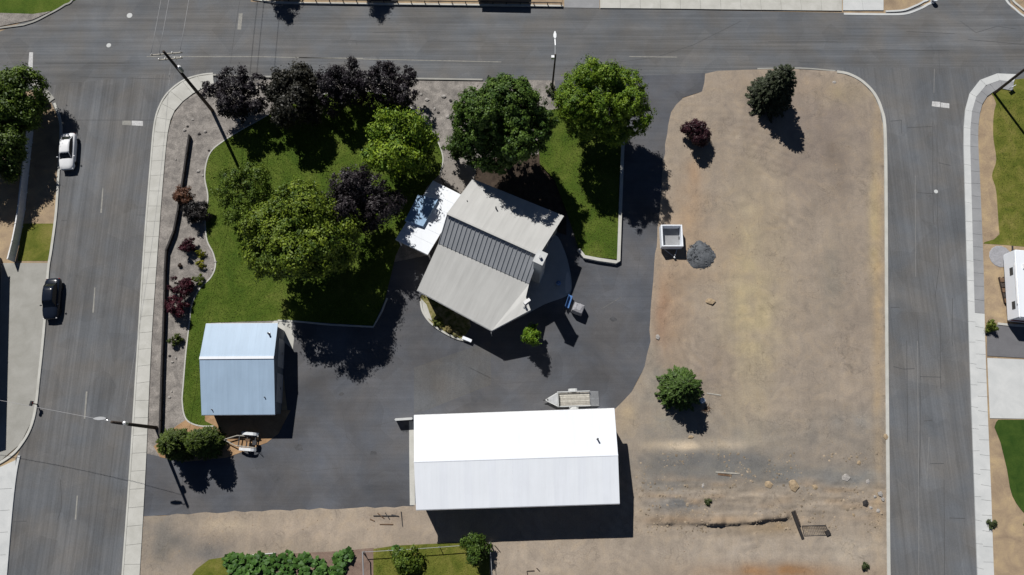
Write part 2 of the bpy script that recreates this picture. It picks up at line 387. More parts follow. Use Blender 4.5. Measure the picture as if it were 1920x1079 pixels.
# pavements made of slabs between two traced edges
def resample(pts, n):
    d = [0.0]
    for a, b in zip(pts[:-1], pts[1:]): d.append(d[-1] + (b - a).length)
    out = []
    for k in range(n + 1):
        s = d[-1] * k / n
        for i in range(len(d) - 1):
            if s <= d[i+1] + 1e-9:
                t = (s - d[i]) / max(d[i+1] - d[i], 1e-9); out.append(pts[i].lerp(pts[i+1], t)); break
    return out
def slab_walk(name, left, right, seg, h, mat, gap=.014, mats=None):
    a = PP(smooth_line(left)); b = PP(smooth_line(right))
    Ln = sum((q - p).length for p, q in zip(a[:-1], a[1:])); n = max(2, int(Ln / seg))
    A = resample(a, n); dense = resample(b, 400)
    B = [dense[0]] + [min(dense, key=lambda q, p=p: (q-p).length) for p in A[1:-1]] + [dense[-1]]
    base = MB()
    for i in range(n):
        base.add([A[i] + Vector((0, 0, .03)), A[i+1] + Vector((0, 0, .03)), B[i+1] + Vector((0, 0, .03)), B[i] + Vector((0, 0, .03))], [(0, 1, 2, 3)])
    root = fix_up(base.build(name, mat, kind='structure'))
    for i in range(n):
        t = gap / max((A[i+1] - A[i]).length, .1)
        q = [A[i].lerp(A[i+1], t), A[i].lerp(A[i+1], 1-t), B[i].lerp(B[i+1], 1-t), B[i].lerp(B[i+1], t)]
        z1 = h + random.uniform(-.006, .006)
        mm = mats(i / n) if mats else mat
        MB().prism([(p.x, p.y) for p in q], .02, z1).build('slab', mm, root)
    return root
def ribbon(name, pts, w, h, mat, kind='structure', z0=0.0, parent=None, side=0.0, do_smooth=True):
    pp = PP(smooth_line(pts) if do_smooth else pts); n = len(pp); rings = []
    for i, p in enumerate(pp):
        d = (pp[min(i+1, n-1)] - pp[max(i-1, 0)]).normalized(); r = Vector((d.y, -d.x, 0)); c = p + r * side
        rings.append([c - r*w/2 + Vector((0,0,z0)), c - r*w/2*.9 + Vector((0,0,h)), c + r*w/2*.9 + Vector((0,0,h)), c + r*w/2 + Vector((0,0,z0))])
    return MB().loft(rings).build(name, mat, parent, kind=kind if parent is None else None)

WL = [(210, 1400), (232, 1090), (247, 880), (262, 640), (274, 450), (285, 310), (292, 235), (302, 200), (318, 175), (345, 154), (375, 144), (400, 141)]
WR = [(242, 1400), (262, 1090), (274, 880), (285, 640), (298, 450), (309, 310), (316, 245), (325, 215), (338, 197), (358, 180), (382, 166), (402, 160)]
slab_walk('west_pavement', WL, WR, 1.9, .13, M['concrete'])
ribbon('west_kerb', WL, .22, .15, M['concrete'], side=-.12)
ribbon('north_kerb', [(400, 142), (470, 145), (640, 147), (905, 151)], .25, .14, M['concrete_old'])
EL = [(1905, 141), (1880, 139), (1852, 143), (1828, 160), (1812, 192), (1806, 250), (1808, 350), (1812, 500), (1816, 640), (1821, 780), (1826, 920), (1832, 1090), (1845, 1400)]
EK = [(1900, 155), (1880, 152), (1858, 156), (1838, 170), (1824, 198), (1818, 250), (1820, 350), (1824, 500), (1828, 640), (1833, 780), (1838, 920), (1844, 1090), (1858, 1400)]
ER = [(1898, 172), (1886, 168), (1868, 170), (1850, 182), (1838, 206), (1833, 255), (1837, 350), (1843, 500), (1846, 640), (1851, 780), (1857, 920), (1863, 1090), (1878, 1400)]
slab_walk('east_kerb', EL, EK, 2.4, .14, M['concrete_new'])
slab_walk('east_pavement', EK, ER, 1.6, .13, M['concrete_grey'], mats=lambda t: M['concrete_grey'] if t < .41 else M['concrete_new'])
ribbon('lot_kerb', [(1569, 136), (1590, 140), (1615, 153), (1638, 176), (1652, 206), (1659, 250), (1661, 400), (1662, 640), (1664, 860), (1666, 1090), (1672, 1400)], .38, .13, M['concrete'])
ribbon('lot_kerb_gutter', [(1420, 130), (1500, 129), (1566, 134)], .2, .06, M['concrete_old'])
# west side of the west street
ribbon('west_side_kerb', [(52, 150), (75, 164), (98, 190)], .9, .12, M['concrete_old'])
ribbon('west_side_kerb', [(103, 195), (112, 222), (115, 250), (111, 320), (106, 400), (97, 470), (91, 510), (84, 610), (75, 700), (64, 785), (40, 835), (5, 866), (-60, 895)], .32, .14, M['concrete'])
ribbon('west_side_kerb', [(37, 855), (30, 890), (22, 960), (12, 1079), (-15, 1400)], .3, .14, M['concrete_new'])
slab_walk('south_west_pavement', [(-2, 878), (-8, 960), (-18, 1079), (-40, 1400)], [(31, 863), (23, 960), (13, 1079), (-14, 1400)], 2.2, .12, M['concrete_new'])
apron = sheet('concrete_apron', [(33, 494), (89, 494), (82, 610), (73, 700), (62, 785), (38, 833), (3, 863), (-60, 890), (-400, 900), (-400, 494)], .08, M['concrete_old'])
sheet('dry_verge', [(40, 420), (102, 420), (90, 490), (33, 490)], .02, M['lawn_dry'])
# north side
sheet('north_west_lawn', [(-500, -400), (300, -400), (142, 0), (110, 18), (62, 30), (0, 28), (-500, 60)], .06, M['lawn'])
sheet('rock_border', [(-300, 40), (0, 25), (62, 27), (95, 22), (60, 38), (0, 50), (-300, 85)], .075, M['gravel'])
ribbon('north_west_kerb', [(-300, 90), (0, 54), (55, 45), (90, 29), (120, 12), (142, -8), (190, -120)], .25, .12, M['concrete_old'])
sheet('bark_bed', [(470, -400), (478, -30), (490, 0), (520, 6), (700, 8), (900, 10), (1054, 12), (1054, -400)], .07, M['soil'])
ribbon('north_side_kerb', [(440, -60), (466, -8), (490, 2), (540, 7), (700, 9), (900, 11), (1056, 13)], .28, .15, M['concrete'])
sheet('grey_drive_apron', [(1058, -200), (1058, 15), (1124, 16), (1124, -200)], .05, M['concrete_grey'])
slab_walk('north_pavement', [(1125, 17), (1250, 18), (1400, 20), (1578, 22)], [(1125, -6), (1250, -5), (1400, -4), (1578, -2)], 2.6, .13, M['concrete'])
slab_walk('north_crossing_ramp', [(1580, 21), (1620, 21), (1656, 21)], [(1580, 1), (1620, 1), (1656, 1)], 2.3, .12, M['concrete_new'])
ribbon('north_gutter', [(1582, 27), (1620, 27.5), (1660, 28), (1695, 27), (1718, 20), (1738, 10), (1756, -6), (1775, -80)], .32, .05, M['concrete_new'])
ribbon('north_gutter', [(1660, 23), (1692, 21), (1712, 14), (1730, 5), (1744, -8), (1760, -80)], .26, .13, M['concrete_new'])
ribbon('north_east_kerb', [(1872, -40), (1886, 0), (1902, 17), (1925, 34), (1980, 55)], .3, .05, M['concrete_new'])
ribbon('north_east_kerb', [(1884, -40), (1896, -2), (1910, 13), (1930, 26), (1985, 45)], .3, .13, M['concrete'])
sheet('north_lawn', [(1125, -8), (1578, -5), (1690, -8), (1700, -300), (1125, -300)], .05, M['lawn'])

# driveway, beds and lawns of the property
drive = sheet('driveway', [(1040, 152), (1168, 144), (1322, 138), (1318, 172), (1280, 184), (1260, 212), (1250, 270), (1242, 340), (1236, 430), (1229, 510), (1223, 580), (1220, 640), (1208, 690), (1184, 736), (1152, 772), (1140, 800), (1140, 900), (778, 952), (580, 957), (352, 965), (262, 969), (270, 848), (300, 855), (345, 866), (425, 858), (500, 830), (522, 812), (540, 780), (530, 690), (530, 600), (700, 600), (720, 565), (740, 470), (800, 400), (950, 350), (1040, 300)], .03, M['drive'])
sheet('driveway_patch', [(776, 690), (920, 640), (921, 722), (800, 770), (776, 776)], .0345, mat_asphalt('asphalt_patch', (.104, .104, .106), False, streak=.05, blot=.25), parent=drive)
lines(drive, 'hairline_crack', M['tar'], .0345, [[(470, 880), (520, 872), (575, 885), (640, 878)], [(600, 720), (640, 760), (650, 820), (690, 860)], [(880, 690), (940, 720), (1010, 716), (1080, 700)], [(1100, 560), (1130, 610), (1128, 660), (1160, 700)], [(1180, 420), (1200, 480), (1192, 540)], [(320, 900), (380, 930), (440, 925)], [(700, 800), (740, 790)], [(1205, 230), (1230, 300)]], .028)
lines(drive, 'dusty_streak', mat_plain('pale_dust', (.13, .13, .13), .9, var=.3), .0343, [[(1128, 580), (1165, 558)], [(880, 700), (918, 690)]], .10)
for x_, y_, r_ in ((560, 840, .5), (700, 850, .35), (760, 805, .5), (1150, 600, .4), (640, 740, .3), (520, 900, .4)):
    c_ = P(x_, y_, .0347); fix_up(MB().sheet([c_+Vector((math.cos(a_)*r_*random.uniform(.6, 1.2), math.sin(a_)*r_*random.uniform(.5, 1.0), 0)) for a_ in [k_*.5236 for k_ in range(12)]]).build('oil_stain', mat_plain('oil_stain', (.062, .064, .07), .7, var=.3), drive))
GB = [(268, 850), (284, 640), (298, 440), (314, 250), (326, 214), (345, 190), (385, 164), (402, 156), (480, 150), (640, 150), (905, 154), (960, 150), (1040, 152), (1060, 300), (900, 345), (800, 480), (700, 500), (560, 600), (390, 640), (380, 800), (345, 866), (300, 857)]
gravel = sheet('gravel_bed', GB, .04, M['gravel'])
LAWN = smooth_line([(402, 799), (372, 798), (350, 786), (343, 755), (345, 720), (350, 660), (356, 610), (361, 572), (376, 542), (396, 522), (405, 500), (401, 476), (389, 450), (386, 410), (391, 370), (385, 330), (394, 290), (420, 266), (470, 236), (560, 190), (660, 172), (725, 180), (765, 200), (795, 228), (818, 262), (830, 298), (824, 328)], False, 5) + [(800, 352), (770, 420), (742, 480), (722, 562), (700, 612), (548, 602), (520, 602), (395, 606), (384, 700), (384, 790)]
lawn = sheet('front_lawn', LAWN, .055, M['lawn'])
ribbon('lawn_edging', [(402, 799), (372, 798), (350, 786), (343, 755), (345, 720), (350, 660), (356, 610), (361, 572), (376, 542), (396, 522), (405, 500), (401, 476), (389, 450), (386, 410), (391, 370), (385, 330), (394, 290), (420, 266), (470, 236), (560, 190), (660, 172), (725, 180), (765, 200), (795, 228), (818, 262), (830, 298), (824, 328)], .16, .09, M['concrete'], side=-.05)
ribbon('lawn_edging', [(521, 602), (548, 603), (620, 610), (700, 614), (716, 585), (726, 560)], .2, .10, M['concrete'], do_smooth=False)
SL = [(1008, 214), (1100, 196), (1166, 255), (1160, 350), (1157, 488), (1094, 482), (1084, 466), (1070, 420), (1040, 340), (1012, 310)]
side_lawn = MB().prism([(p.x, p.y) for p in PP(SL)], .01, .32).build('side_lawn', M['lawn'], kind='structure')
ribbon('retaining_wall', [(1170, 215), (1166, 300), (1163, 380), (1159, 492), (1154, 494), (1120, 489), (1095, 484), (1084, 470)], .42, .5, M['concrete'], do_smooth=False)
sheet('concrete_pad', [(516, 601), (546, 604), (552, 630), (549, 656), (530, 640), (510, 700), (505, 610)], .048, M['concrete'])
sheet('dirt_island', [(376, 770), (545, 770), (522, 814), (500, 831), (425, 859), (345, 867), (300, 858), (288, 838), (330, 800)], .052, mat_ground('warm_dirt', [(.3, srgb(140, 112, 84)), (.7, srgb(178, 146, 112))], .7), smooth_n=0)
sheet('patio_slab', [(1000, 440), (1040, 440), (1058, 470), (1068, 505), (1072, 540), (1062, 556), (1020, 572), (960, 600), (940, 560)], .06, mat_ground('patio_concrete', [(.3, (.36, .38, .39)), (.7, (.44, .46, .47))], .8, speck=.1), smooth_n=4)
sheet('patio_sunlit_edge', [(1062, 514), (1066, 512), (1070, 530), (1070, 545), (1061, 551), (1060, 530)], .066, M['concrete_new'], smooth_n=2)  # paler sheet paints the sunlit edge of the shaded slab
sheet('flower_bed', [(788, 565), (792, 585), (806, 606), (830, 622), (858, 636), (870, 632), (880, 600), (800, 555)], .05, mat_ground('planted_bed', [(.35, (.07, .09, .02)), (.5, (.2, .18, .07)), (.68, (.36, .30, .2))], 1.6), smooth_n=3)
ribbon('bed_edging', [(789, 566), (793, 586), (808, 607), (832, 624), (860, 637), (884, 640)], .24, .16, M['concrete'])
sheet('bed_slab', [(789, 560), (800, 572), (806, 590), (811, 603), (800, 596), (792, 582)], .06, M['concrete'])
sheet('front_walk', [(828, 330), (840, 305), (870, 305), (892, 300), (888, 340), (860, 372), (838, 352)], .062, mat_ground('stamped_concrete', [(.3, (.21, .19, .17)), (.7, (.29, .265, .24))], .9), smooth_n=3)
sheet('mulch_bed', [(826, 335), (850, 310), (900, 300), (1010, 290), (1010, 214), (1062, 300), (1062, 442), (1000, 420), (880, 375), (840, 360)], .046, mat_ground('bark_mulch', [(.3, (.035, .026, .02)), (.7, (.08, .06, .045))], 1.5))
ribbon('shed_apron', [(772, 790), (772.5, 870), (773.5, 948)], .62, .05, M['concrete'])

# the bare dirt lot: one relief sheet with stains of its own
DL = [(1322, 138), (1345, 134), (1400, 132), (1480, 130), (1568, 135), (1590, 141), (1614, 154), (1636, 177), (1650, 206), (1656, 250), (1658, 400), (1659, 640), (1661, 860), (1663, 1090), (1668, 1330), (236, 1330), (262, 1090), (268, 969), (352, 964), (580, 955), (775, 950), (800, 920), (1130, 915), (1142, 800), (1150, 769), (1165, 755), (1183, 734), (1196, 711), (1207, 688), (1214, 664), (1218, 640), (1221, 580), (1227, 510), (1234, 430), (1240, 340), (1248, 270), (1252, 235), (1259, 211), (1268, 196), (1280, 185), (1300, 180), (1316, 172)]
def vnoise(x, y, s, seed):
    """smooth value noise"""
    r = np.random.default_rng(seed).random((64, 64)); X = x/s; Y = y/s
    i = np.floor(X).astype(int); j = np.floor(Y).astype(int); u = X-i; v = Y-j
    u = u*u*(3-2*u); v = v*v*(3-2*v); w = lambda a, b: r[a % 64, b % 64]
    return (w(i, j)*(1-u)+w(i+1, j)*u)*(1-v)+(w(i, j+1)*(1-u)+w(i+1, j+1)*u)*v
def pix_of(x, y):
    f = y*math.sin(TH)+H*math.cos(TH); v = y*math.cos(TH)-H*math.sin(TH)
    return 960+F*x/f, 540-F*v/f
bd = []
for a, b in zip(DL, DL[1:] + DL[:1]):
    A, B = P(*a), P(*b); k = max(1, int((B-A).length/1.0))
    bd += [A.lerp(B, i/k) for i in range(k)]
# a slightly ragged outline where the dirt spills over the asphalt
for p in bd:
    q = pix_of(p.x, p.y)
    if 1140 < q[0] < 1325 and q[1] < 800 or (300 < q[0] < 760 and 940 < q[1] < 990):
        p.x += random.uniform(-.12, .12); p.y += random.uniform(-.12, .12)
bx = [(p.x, p.y) for p in bd]
gx, gy = np.meshgrid(np.arange(-50, 50, .36), np.arange(-22, 52, .36))
gx = gx.ravel() + rng.uniform(-.12, .12, gx.size); gy = gy.ravel() + rng.uniform(-.12, .12, gy.size)
fxg, fyg = np.meshgrid(np.arange(12, 42, .16), np.arange(-8.5, -.5, .16))     # finer over the rubble by the ridge
fxg = fxg.ravel() + rng.uniform(-.05, .05, fxg.size); fyg = fyg.ravel() + rng.uniform(-.05, .05, fyg.size)
gx = np.concatenate([gx, fxg]); gy = np.concatenate([gy, fyg])
k = inside(bx, gx, gy); gx = gx[k]; gy = gy[k]
nb = len(bx)
cv = [Vector(p) for p in bx] + [Vector((a, b)) for a, b in zip(gx, gy)]
res = delaunay_2d_cdt(cv, [(i, (i+1) % nb) for i in range(nb)], [], 1, 1e-4)
V2 = np.array([(v.x, v.y) for v in res[0]]); FC = np.array(res[2]).ravel()
X, Y = V2[:, 0], V2[:, 1]
q = np.array([pix_of(a, b) for a, b in zip(X, Y)]); QX, QY = q[:, 0], q[:, 1]
dist_b = np.full(len(X), 1e9)
for i in range(nb):
    ax, ay = bx[i]; dist_b = np.minimum(dist_b, np.hypot(X-ax, Y-ay))
fade = np.clip(dist_b/2.0, 0, 1)
Z = .06*vnoise(X, Y, 1.3, 1)+.09*vnoise(X, Y, 4, 2)+.035*vnoise(X, Y, .5, 3)
for cx, cy, r0, r1, n_ in ((1345, 640, 18, 70, 5), (1560, 700, 30, 120, 3)):   # wheel ruts
    rr = np.hypot(QX-cx, (QY-cy)*1.2); ph = (rr-r0)/(r1-r0)
    Z += np.where((ph > 0) & (ph < 1), -.022*np.abs(np.sin(ph*math.pi*n_)), 0)*(.4+vnoise(X, Y, 3, 9))
# earth ridge with a broken south edge, in the south of the lot
yr = 982 - 12*np.clip((QX-1380)/100, 0, 1); t = (yr-QY)
prof = np.where(t > 0, np.exp(-(t/26)**2), np.exp(-(t/2.6)**2))*np.clip((QX-1205)/20, 0, 1)*np.clip((1485-QX)/15, 0, 1)
Z += prof*(.12+.55*vnoise(X, Y, .9, 4))*np.clip(.25+1.1*vnoise(X, Y, 3.1, 41), 0, 1)
rough = np.exp(-((QY-935)/45)**2)*np.clip((QX-1190)/40, 0, 1)
Z += rough*(.06*vnoise(X*.5, Y*1.5, .6, 5)+.06*vnoise(X, Y, .3, 6))
Z += np.exp(-(((QX-1255)/30)**2+((QY-540)/90)**2))*(.2*vnoise(X, Y, .8, 7))
soft = np.clip((QY-1000)/30, 0, 1)*np.clip((945-QX)/20, 0, 1)*np.clip((QX-300)/40, 0, 1)
Z = Z*(1-.93*soft)
Z = .036 + Z*fade + .004*rng.random(len(X))
C = np.tile(np.array(srgb(158, 140, 121)), (len(X), 1))
def stain(cx, cy, rx, ry, c, s, seed=11, sc=2.0, ang=0.0):
    global C
    dx, dy = QX-cx, QY-cy; ca, sa = math.cos(ang), math.sin(ang)
    u, v = (dx*ca+dy*sa)/rx, (-dx*sa+dy*ca)/ry
    w = np.exp(-(u*u+v*v))*s*(.45+1.1*vnoise(X, Y, sc, seed)); w = np.clip(w, 0, 1)[:, None]
    C = C*(1-w)+np.array(srgb(*c))*w
for a in [(1420, 840, 320, 55, (138, 129, 119), .8), (1500, 250, 150, 120, (142, 125, 112), 1.0), (1410, 560, 48, 190, (178, 158, 116), .9), (1600, 620, 55, 150, (148, 131, 115), .6),
          (1500, 720, 110, 60, (152, 136, 120), .6), (1262, 560, 30, 110, (160, 128, 96), .8), (1240, 600, 14, 70, (150, 105, 70), .6), (1290, 400, 30, 60, (172, 140, 105), .7),
          (1300, 330, 14, 40, (175, 138, 100), .7), (1560, 520, 22, 70, (132, 124, 112), .5), (1646, 600, 9, 420, (180, 150, 106), .8), (1638, 420, 10, 120, (182, 158, 110), .7),
          (1225, 700, 30, 60, (140, 130, 118), .7), (1340, 690, 35, 45, (134, 116, 104), .7), (1600, 790, 60, 25, (142, 134, 126), .7),
          (1230, 870, 50, 30, (140, 128, 115), .8), (1330, 866, 150, 20, (116, 113, 111), 1.2), (1240, 905, 60, 22, (132, 124, 116), .9), (1290, 835, 85, 9, (205, 182, 152), .95), (1420, 888, 190, 20, (116, 114, 112), 1.1),
          (1580, 895, 80, 20, (124, 122, 120), .9), (1560, 850, 90, 30, (150, 135, 120), .6), (1270, 947, 60, 14, (104, 104, 106), .95), (1400, 955, 120, 14, (140, 126, 112), .8),
          (1300, 975, 120, 8, (150, 122, 92), .7), (1430, 990, 60, 14, (160, 132, 92), .8), (1390, 1030, 200, 25, (172, 155, 138), .7), (1470, 1072, 130, 14, (158, 112, 62), .9),
          (1600, 1040, 60, 40, (176, 160, 142), .7), (1030, 1050, 120, 30, (176, 157, 138), .6), (310, 1010, 60, 60, (126, 118, 110), .9), (400, 1040, 60, 20, (120, 114, 110), .8),
          (600, 1000, 150, 24, (180, 158, 136), .7), (420, 985, 60, 10, (186, 164, 136), .7), (720, 972, 40, 14, (140, 120, 104), .5), (1190, 900, 12, 80, (170, 150, 128), .7),
          (1175, 780, 18, 26, (186, 158, 112), .7), (1320, 480, 60, 50, (176, 146, 112), .6), (1480, 160, 120, 20, (160, 138, 116), .7), (1590, 175, 40, 22, (165, 145, 110), .7),
          (1300, 250, 20, 60, (168, 148, 126), .6), (1440, 420, 40, 120, (166, 146, 120), .6), (1575, 340, 14, 60, (128, 112, 98), .5), (1555, 290, 16, 30, (120, 104, 92), .5),
          (1260, 770, 60, 50, (134, 130, 122), .6)]:
    stain(*a, seed=int(a[0]+a[1]), sc=1.4)
# darker streaks, pebbly rubble and wheel marks
for cx, cy, ra, rb, per_, k_ in ((1345, 640, 25, 110, 13, .07), (1470, 700, 80, 230, 27, .05), (1330, 250, 60, 260, 31, .035), (1500, 1075, 60, 420, 25, .04)):
    rr = np.hypot(QX-cx, QY-cy)+14*(vnoise(X, Y, 3.3, int(cx))-.5); m_ = np.clip((rr-ra)/20, 0, 1)*np.clip((rb-rr)/50, 0, 1)*np.clip(vnoise(X, Y, 3.7, int(cy)+3)*2-.5, 0, 1)
    C *= (1+k_*m_*np.sin(rr/per_*2*math.pi))[:, None]
wv = (vnoise(X*.3, Y*2.2, 1.0, 21)-.5)*rough; C *= (1+.34*wv)[:, None]
wv = (vnoise(X*.5, Y*5, 1.0, 25)-.5)*rough; C *= (1+.30*wv)[:, None]
wv = np.clip(vnoise(X*.4, Y*1.7, 1.0, 26)*2-1.1, 0, 1)*rough; C = C*(1-.55*wv[:, None])+np.array(srgb(178, 142, 98))*.55*wv[:, None]
band_ = np.exp(-((QY-1030)/40)**2)*np.clip((QX-1150)/60, 0, 1); C *= (1+.16*(vnoise(X*.12, Y*1.9, 1.0, 27)-.5)*band_)[:, None]
C *= (.9+.2*vnoise(X, Y, .9, 22)*vnoise(X, Y, 3.1, 23)+.06*vnoise(X*2.5, Y*.25, 1.0, 24))[:, None]
gl = C.mean(1, keepdims=True); C = (gl+(C-gl)*.70)*np.array([.975, .985, .965])
lot = np_mesh('dirt_lot', np.column_stack([X, Y, Z]), FC, 3, M['dirt'], cols=C, smooth=True)
tag(lot, kind='structure'); fix_up(lot)

# loose clods and pebbles strewn over the lot, too many to count
def clods(n, x0, x1, y0, y1, smin, smax, shade):
    V_ = []; F_ = []; C_ = []
    px_ = rng.uniform(x0, x1, n); py_ = rng.uniform(y0, y1, n)
    pts = [P(a, b) for a, b in zip(px_, py_)]; X_ = np.array([p.x for p in pts]); Y_ = np.array([p.y for p in pts])
    k = inside(bx, X_, Y_) & (vnoise(X_, Y_, 2.5, 61) > .38); tri = np.array([(0, 1, 2), (0, 2, 3), (0, 3, 4), (0, 4, 1)])
    for x, y in zip(X_[k], Y_[k]):
        s_ = smin*(smax/smin)**(rng.random()**2.2); a = rng.uniform(0, 6.28, 1)[0]; j = rng.uniform(.6, 1.3, 4)
        b = len(V_); zb = zmap(x, y)-.01
        V_.append((x+rng.normal(0, s_*.2), y+rng.normal(0, s_*.2), zb+s_*rng.uniform(.4, .8)))
        for i in range(4): V_.append((x+math.cos(a+i*1.57)*s_*j[i], y+math.sin(a+i*1.57)*s_*j[i], zb-.01))
        F_ += list((tri+b).ravel()); c = np.array(srgb(*shade))*rng.uniform(.55, 1.25); C_ += [c]*5
    return V_, F_, C_
from mathutils.kdtree import KDTree
kd = KDTree(len(X))
for i in range(len(X)): kd.insert((X[i], Y[i], 0), i)
kd.balance()
zmap = lambda x, y: Z[kd.find((x, y, 0))[1]]
for nm, lb, args in (('dirt_clods', 'small brown clods and pebbles strewn over the bare dirt lot', (2600, 1220, 1655, 150, 860, .025, .10, (146, 128, 108))),
                     ('rubble_gravel', 'coarse rubble and gravel scattered along the earth ridge', (3200, 1190, 1655, 850, 1000, .03, .22, (150, 136, 118))),
                     ('verge_clods', 'loose clods on the dirt strip south of the driveway', (1300, 270, 1400, 965, 1040, .025, .10, (150, 130, 110)))):
    v_, f_, c_ = clods(*args); tag(np_mesh(nm, np.array(v_), np.array(f_), 3, M['clod'], cols=np.array(c_)), lb, 'gravel', kind='stuff')

# neighbours' ground to the east and to the south
sheet('east_dirt', [(1845, 186), (1900, 168), (2500, 168), (2500, 610), (1847, 606), (1840, 350)], .03, M['soil'])
sheet('east_lawn', [(1868, 195), (1900, 150), (2400, 150), (2400, 462), (1882, 460), (1874, 440), (1868, 360), (1860, 330), (1868, 300), (1862, 250)], .05, M['lawn_dry'], smooth_n=4)
sheet('east_grey_slab', [(1850, 614), (1880, 609), (2300, 606), (2300, 676), (1920, 672), (1851, 668)], .06, mat_ground('grey_slab', [(.3, (.14, .14, .15)), (.7, (.17, .17, .18))], .6, speck=.08))
ribbon('east_slab_kerb', [(1870, 608), (1890, 610), (1930, 612), (2100, 612)], .3, .14, M['concrete'])
sheet('east_driveway', [(1851, 672), (1920, 675), (2300, 678), (2300, 790), (1920, 786), (1856, 785)], .055, M['concrete_new'])
sheet('south_east_lawn', [(1868, 792), (1940, 788), (2400, 788), (2400, 1000), (1960, 992), (1925, 968), (1898, 930), (1888, 880), (1876, 830)], .05, mat_ground('dark_lawn', [(.3, (.022, .055, .008)), (.7, (.055, .095, .016))], .6), smooth_n=3)
sheet('south_lawn', [(700, 1030), (740, 1024), (820, 1020), (905, 1016), (918, 1040), (922, 1300), (700, 1300)], .12, M['lawn_dry'])
sheet('south_west_lawn', [(352, 1090), (368, 1068), (392, 1050), (430, 1044), (440, 1300), (330, 1300)], .12, M['lawn_dry'])
sheet('garden_soil', [(424, 1046), (520, 1040), (640, 1034), (700, 1028), (702, 1300), (438, 1300)], .115, mat_ground('garden_soil', [(.3, (.16, .11, .09)), (.7, (.26, .19, .15))], .9))

# grass blades on the lawns, too many to count
def grass(name, label, poly_px, z, dens, c0, c1, hh=.07):
    poly = [(p.x, p.y) for p in PP(poly_px)]
    xs = [p[0] for p in poly]; ys = [p[1] for p in poly]
    n = int((max(xs)-min(xs))*(max(ys)-min(ys))*dens)
    x = rng.uniform(min(xs), max(xs), n); y = rng.uniform(min(ys), max(ys), n); k = inside(poly, x, y); x = x[k]; y = y[k]; n = len(x)
    a = rng.uniform(0, 2*math.pi, n); w = rng.uniform(.025, .06, n); h = rng.uniform(.5, 1.3, n)*hh; lx = rng.normal(0, .06, n); ly = rng.normal(0, .06, n)
    v = np.zeros((n, 3, 3)); v[:, 0] = np.column_stack([x-w*np.cos(a), y-w*np.sin(a), np.full(n, z-.01)])
    v[:, 1] = np.column_stack([x+w*np.cos(a), y+w*np.sin(a), np.full(n, z-.01)]); v[:, 2] = np.column_stack([x+lx, y+ly, z+h])
    m = (vnoise(x, y, 5.5, 33)*.55+vnoise(x, y, 2.2, 31)*.35+vnoise(x, y, .6, 32)*.25-.08)[:, None]; m = np.clip(m+rng.normal(0, .13, (n, 1)), 0, 1)
    c = np.array(c0)*(1-m)+np.array(c1)*m
    o = np_mesh(name, v.reshape(-1, 3), np.arange(n*3), 3, M['grass'], cols=np.repeat(c, 3, axis=0))
    return tag(o, label, 'grass', kind='stuff')
grass('grass', 'short mown grass of the front lawn around the trees', LAWN, .055, 75, (.042, .095, .010), (.185, .215, .040))
grass('grass', 'mown grass of the small side lawn behind the retaining wall', SL, .32, 70, (.062, .095, .016), (.17, .18, .048))
grass('grass', 'rough grass of the neighbour lawn east of the pavement', [(1870, 195), (1960, 150), (1960, 458), (1884, 458), (1872, 360), (1866, 300)], .05, 40, (.06, .10, .012), (.19, .19, .05))
grass('grass', 'yellowing grass beside the vegetable garden', [(705, 1032), (740, 1026), (905, 1018), (916, 1040), (918, 1130), (705, 1130)], .12, 50, (.09, .12, .015), (.24, .23, .05))

# ------------------------------------------------------------------ buildings
def roof_strips(parent, A, B, C, D, n, rib, mat, th=.05, name='roof_panel', jitter=0.0, mat2=None):
    """ribbed metal panels from eave A-B up to ridge D-C"""
    A, B, C, D = map(Vector, (A, B, C, D)); N = (B-A).cross(D-A).normalized()
    if N.z < 0: N = -N
    for i in range(n):
        t0, t1 = i/n+.00003, (i+1)/n-.00003
        rings = []
        for P0, P1 in ((A, B), (D, C)):
            e0, e1 = P0.lerp(P1, t0), P0.lerp(P1, t1)
            r = [(0, 0), (0, rib), (.10, rib), (.18, 0), (.5, random.uniform(0, jitter)), (1, 0), (1, -th), (0, -th)]
            rings.append([e0.lerp(e1, s) + N*h for s, h in r])
        MB().loft(rings).build(name, mat if (mat2 is None or random.random() < .6) else mat2, parent)

def wall_quad(parent, name, pts, mat, th=.16):
    """vertical wall panel from a list of outline points (in one vertical plane), given thickness"""
    pts = [Vector(p) for p in pts]; d = (pts[1]-pts[0]); d.z = 0; d.normalize(); n = Vector((d.y, -d.x, 0))*th/2
    return MB().loft([[p-n for p in pts], [p+n for p in pts]]).build(name, mat, parent)

def inset(pts, c, d):
    out = []
    for p in pts:
        v = Vector((p[0]-c[0], p[1]-c[1], 0)); L = v.length; out.append(Vector((p[0], p[1], 0)) - v*(d/L))
    return out

# --- long white shed
ez, rzh = 4.3, 5.05
TL, TR, BR, BL = P(776, 780, ez), P(1152, 767, ez), P(1162, 945, ez), P(780, 957, ez)
RL = (TL+BL)/2; RR = (TR+BR)/2; RL.z = RR.z = rzh
cc = (TL+TR+BR+BL)/4
shed = thing('storage_shed', 'long white metal shed with a low gable roof behind the parked flatbed trailer', 'shed', (cc.x, cc.y, 0))
wm2 = mat_roof('white_painted_steel_b', (.785, .82, .875), .5, 0.0, .04, .03)
roof_strips(shed, TL, TR, RR, RL, 25, .0015, M['white_metal'], mat2=wm2)
roof_strips(shed, BL, BR, RR, RL, 25, .0015, M['white_metal'], mat2=wm2)
MB().beam(RL+Vector((-.02, 0, .004)), RR+Vector((.02, 0, .004)), .12, .03).build('ridge_cap', M['white_metal'], shed)
for a, b in ((TL, TR), (BL, BR)): MB().beam(a+Vector((0, 0, -.12)), b+Vector((0, 0, -.12)), .14, .12).build('gutter', M['trim'], shed)
iw = inset((TL, TR, BR, BL), cc, .45)
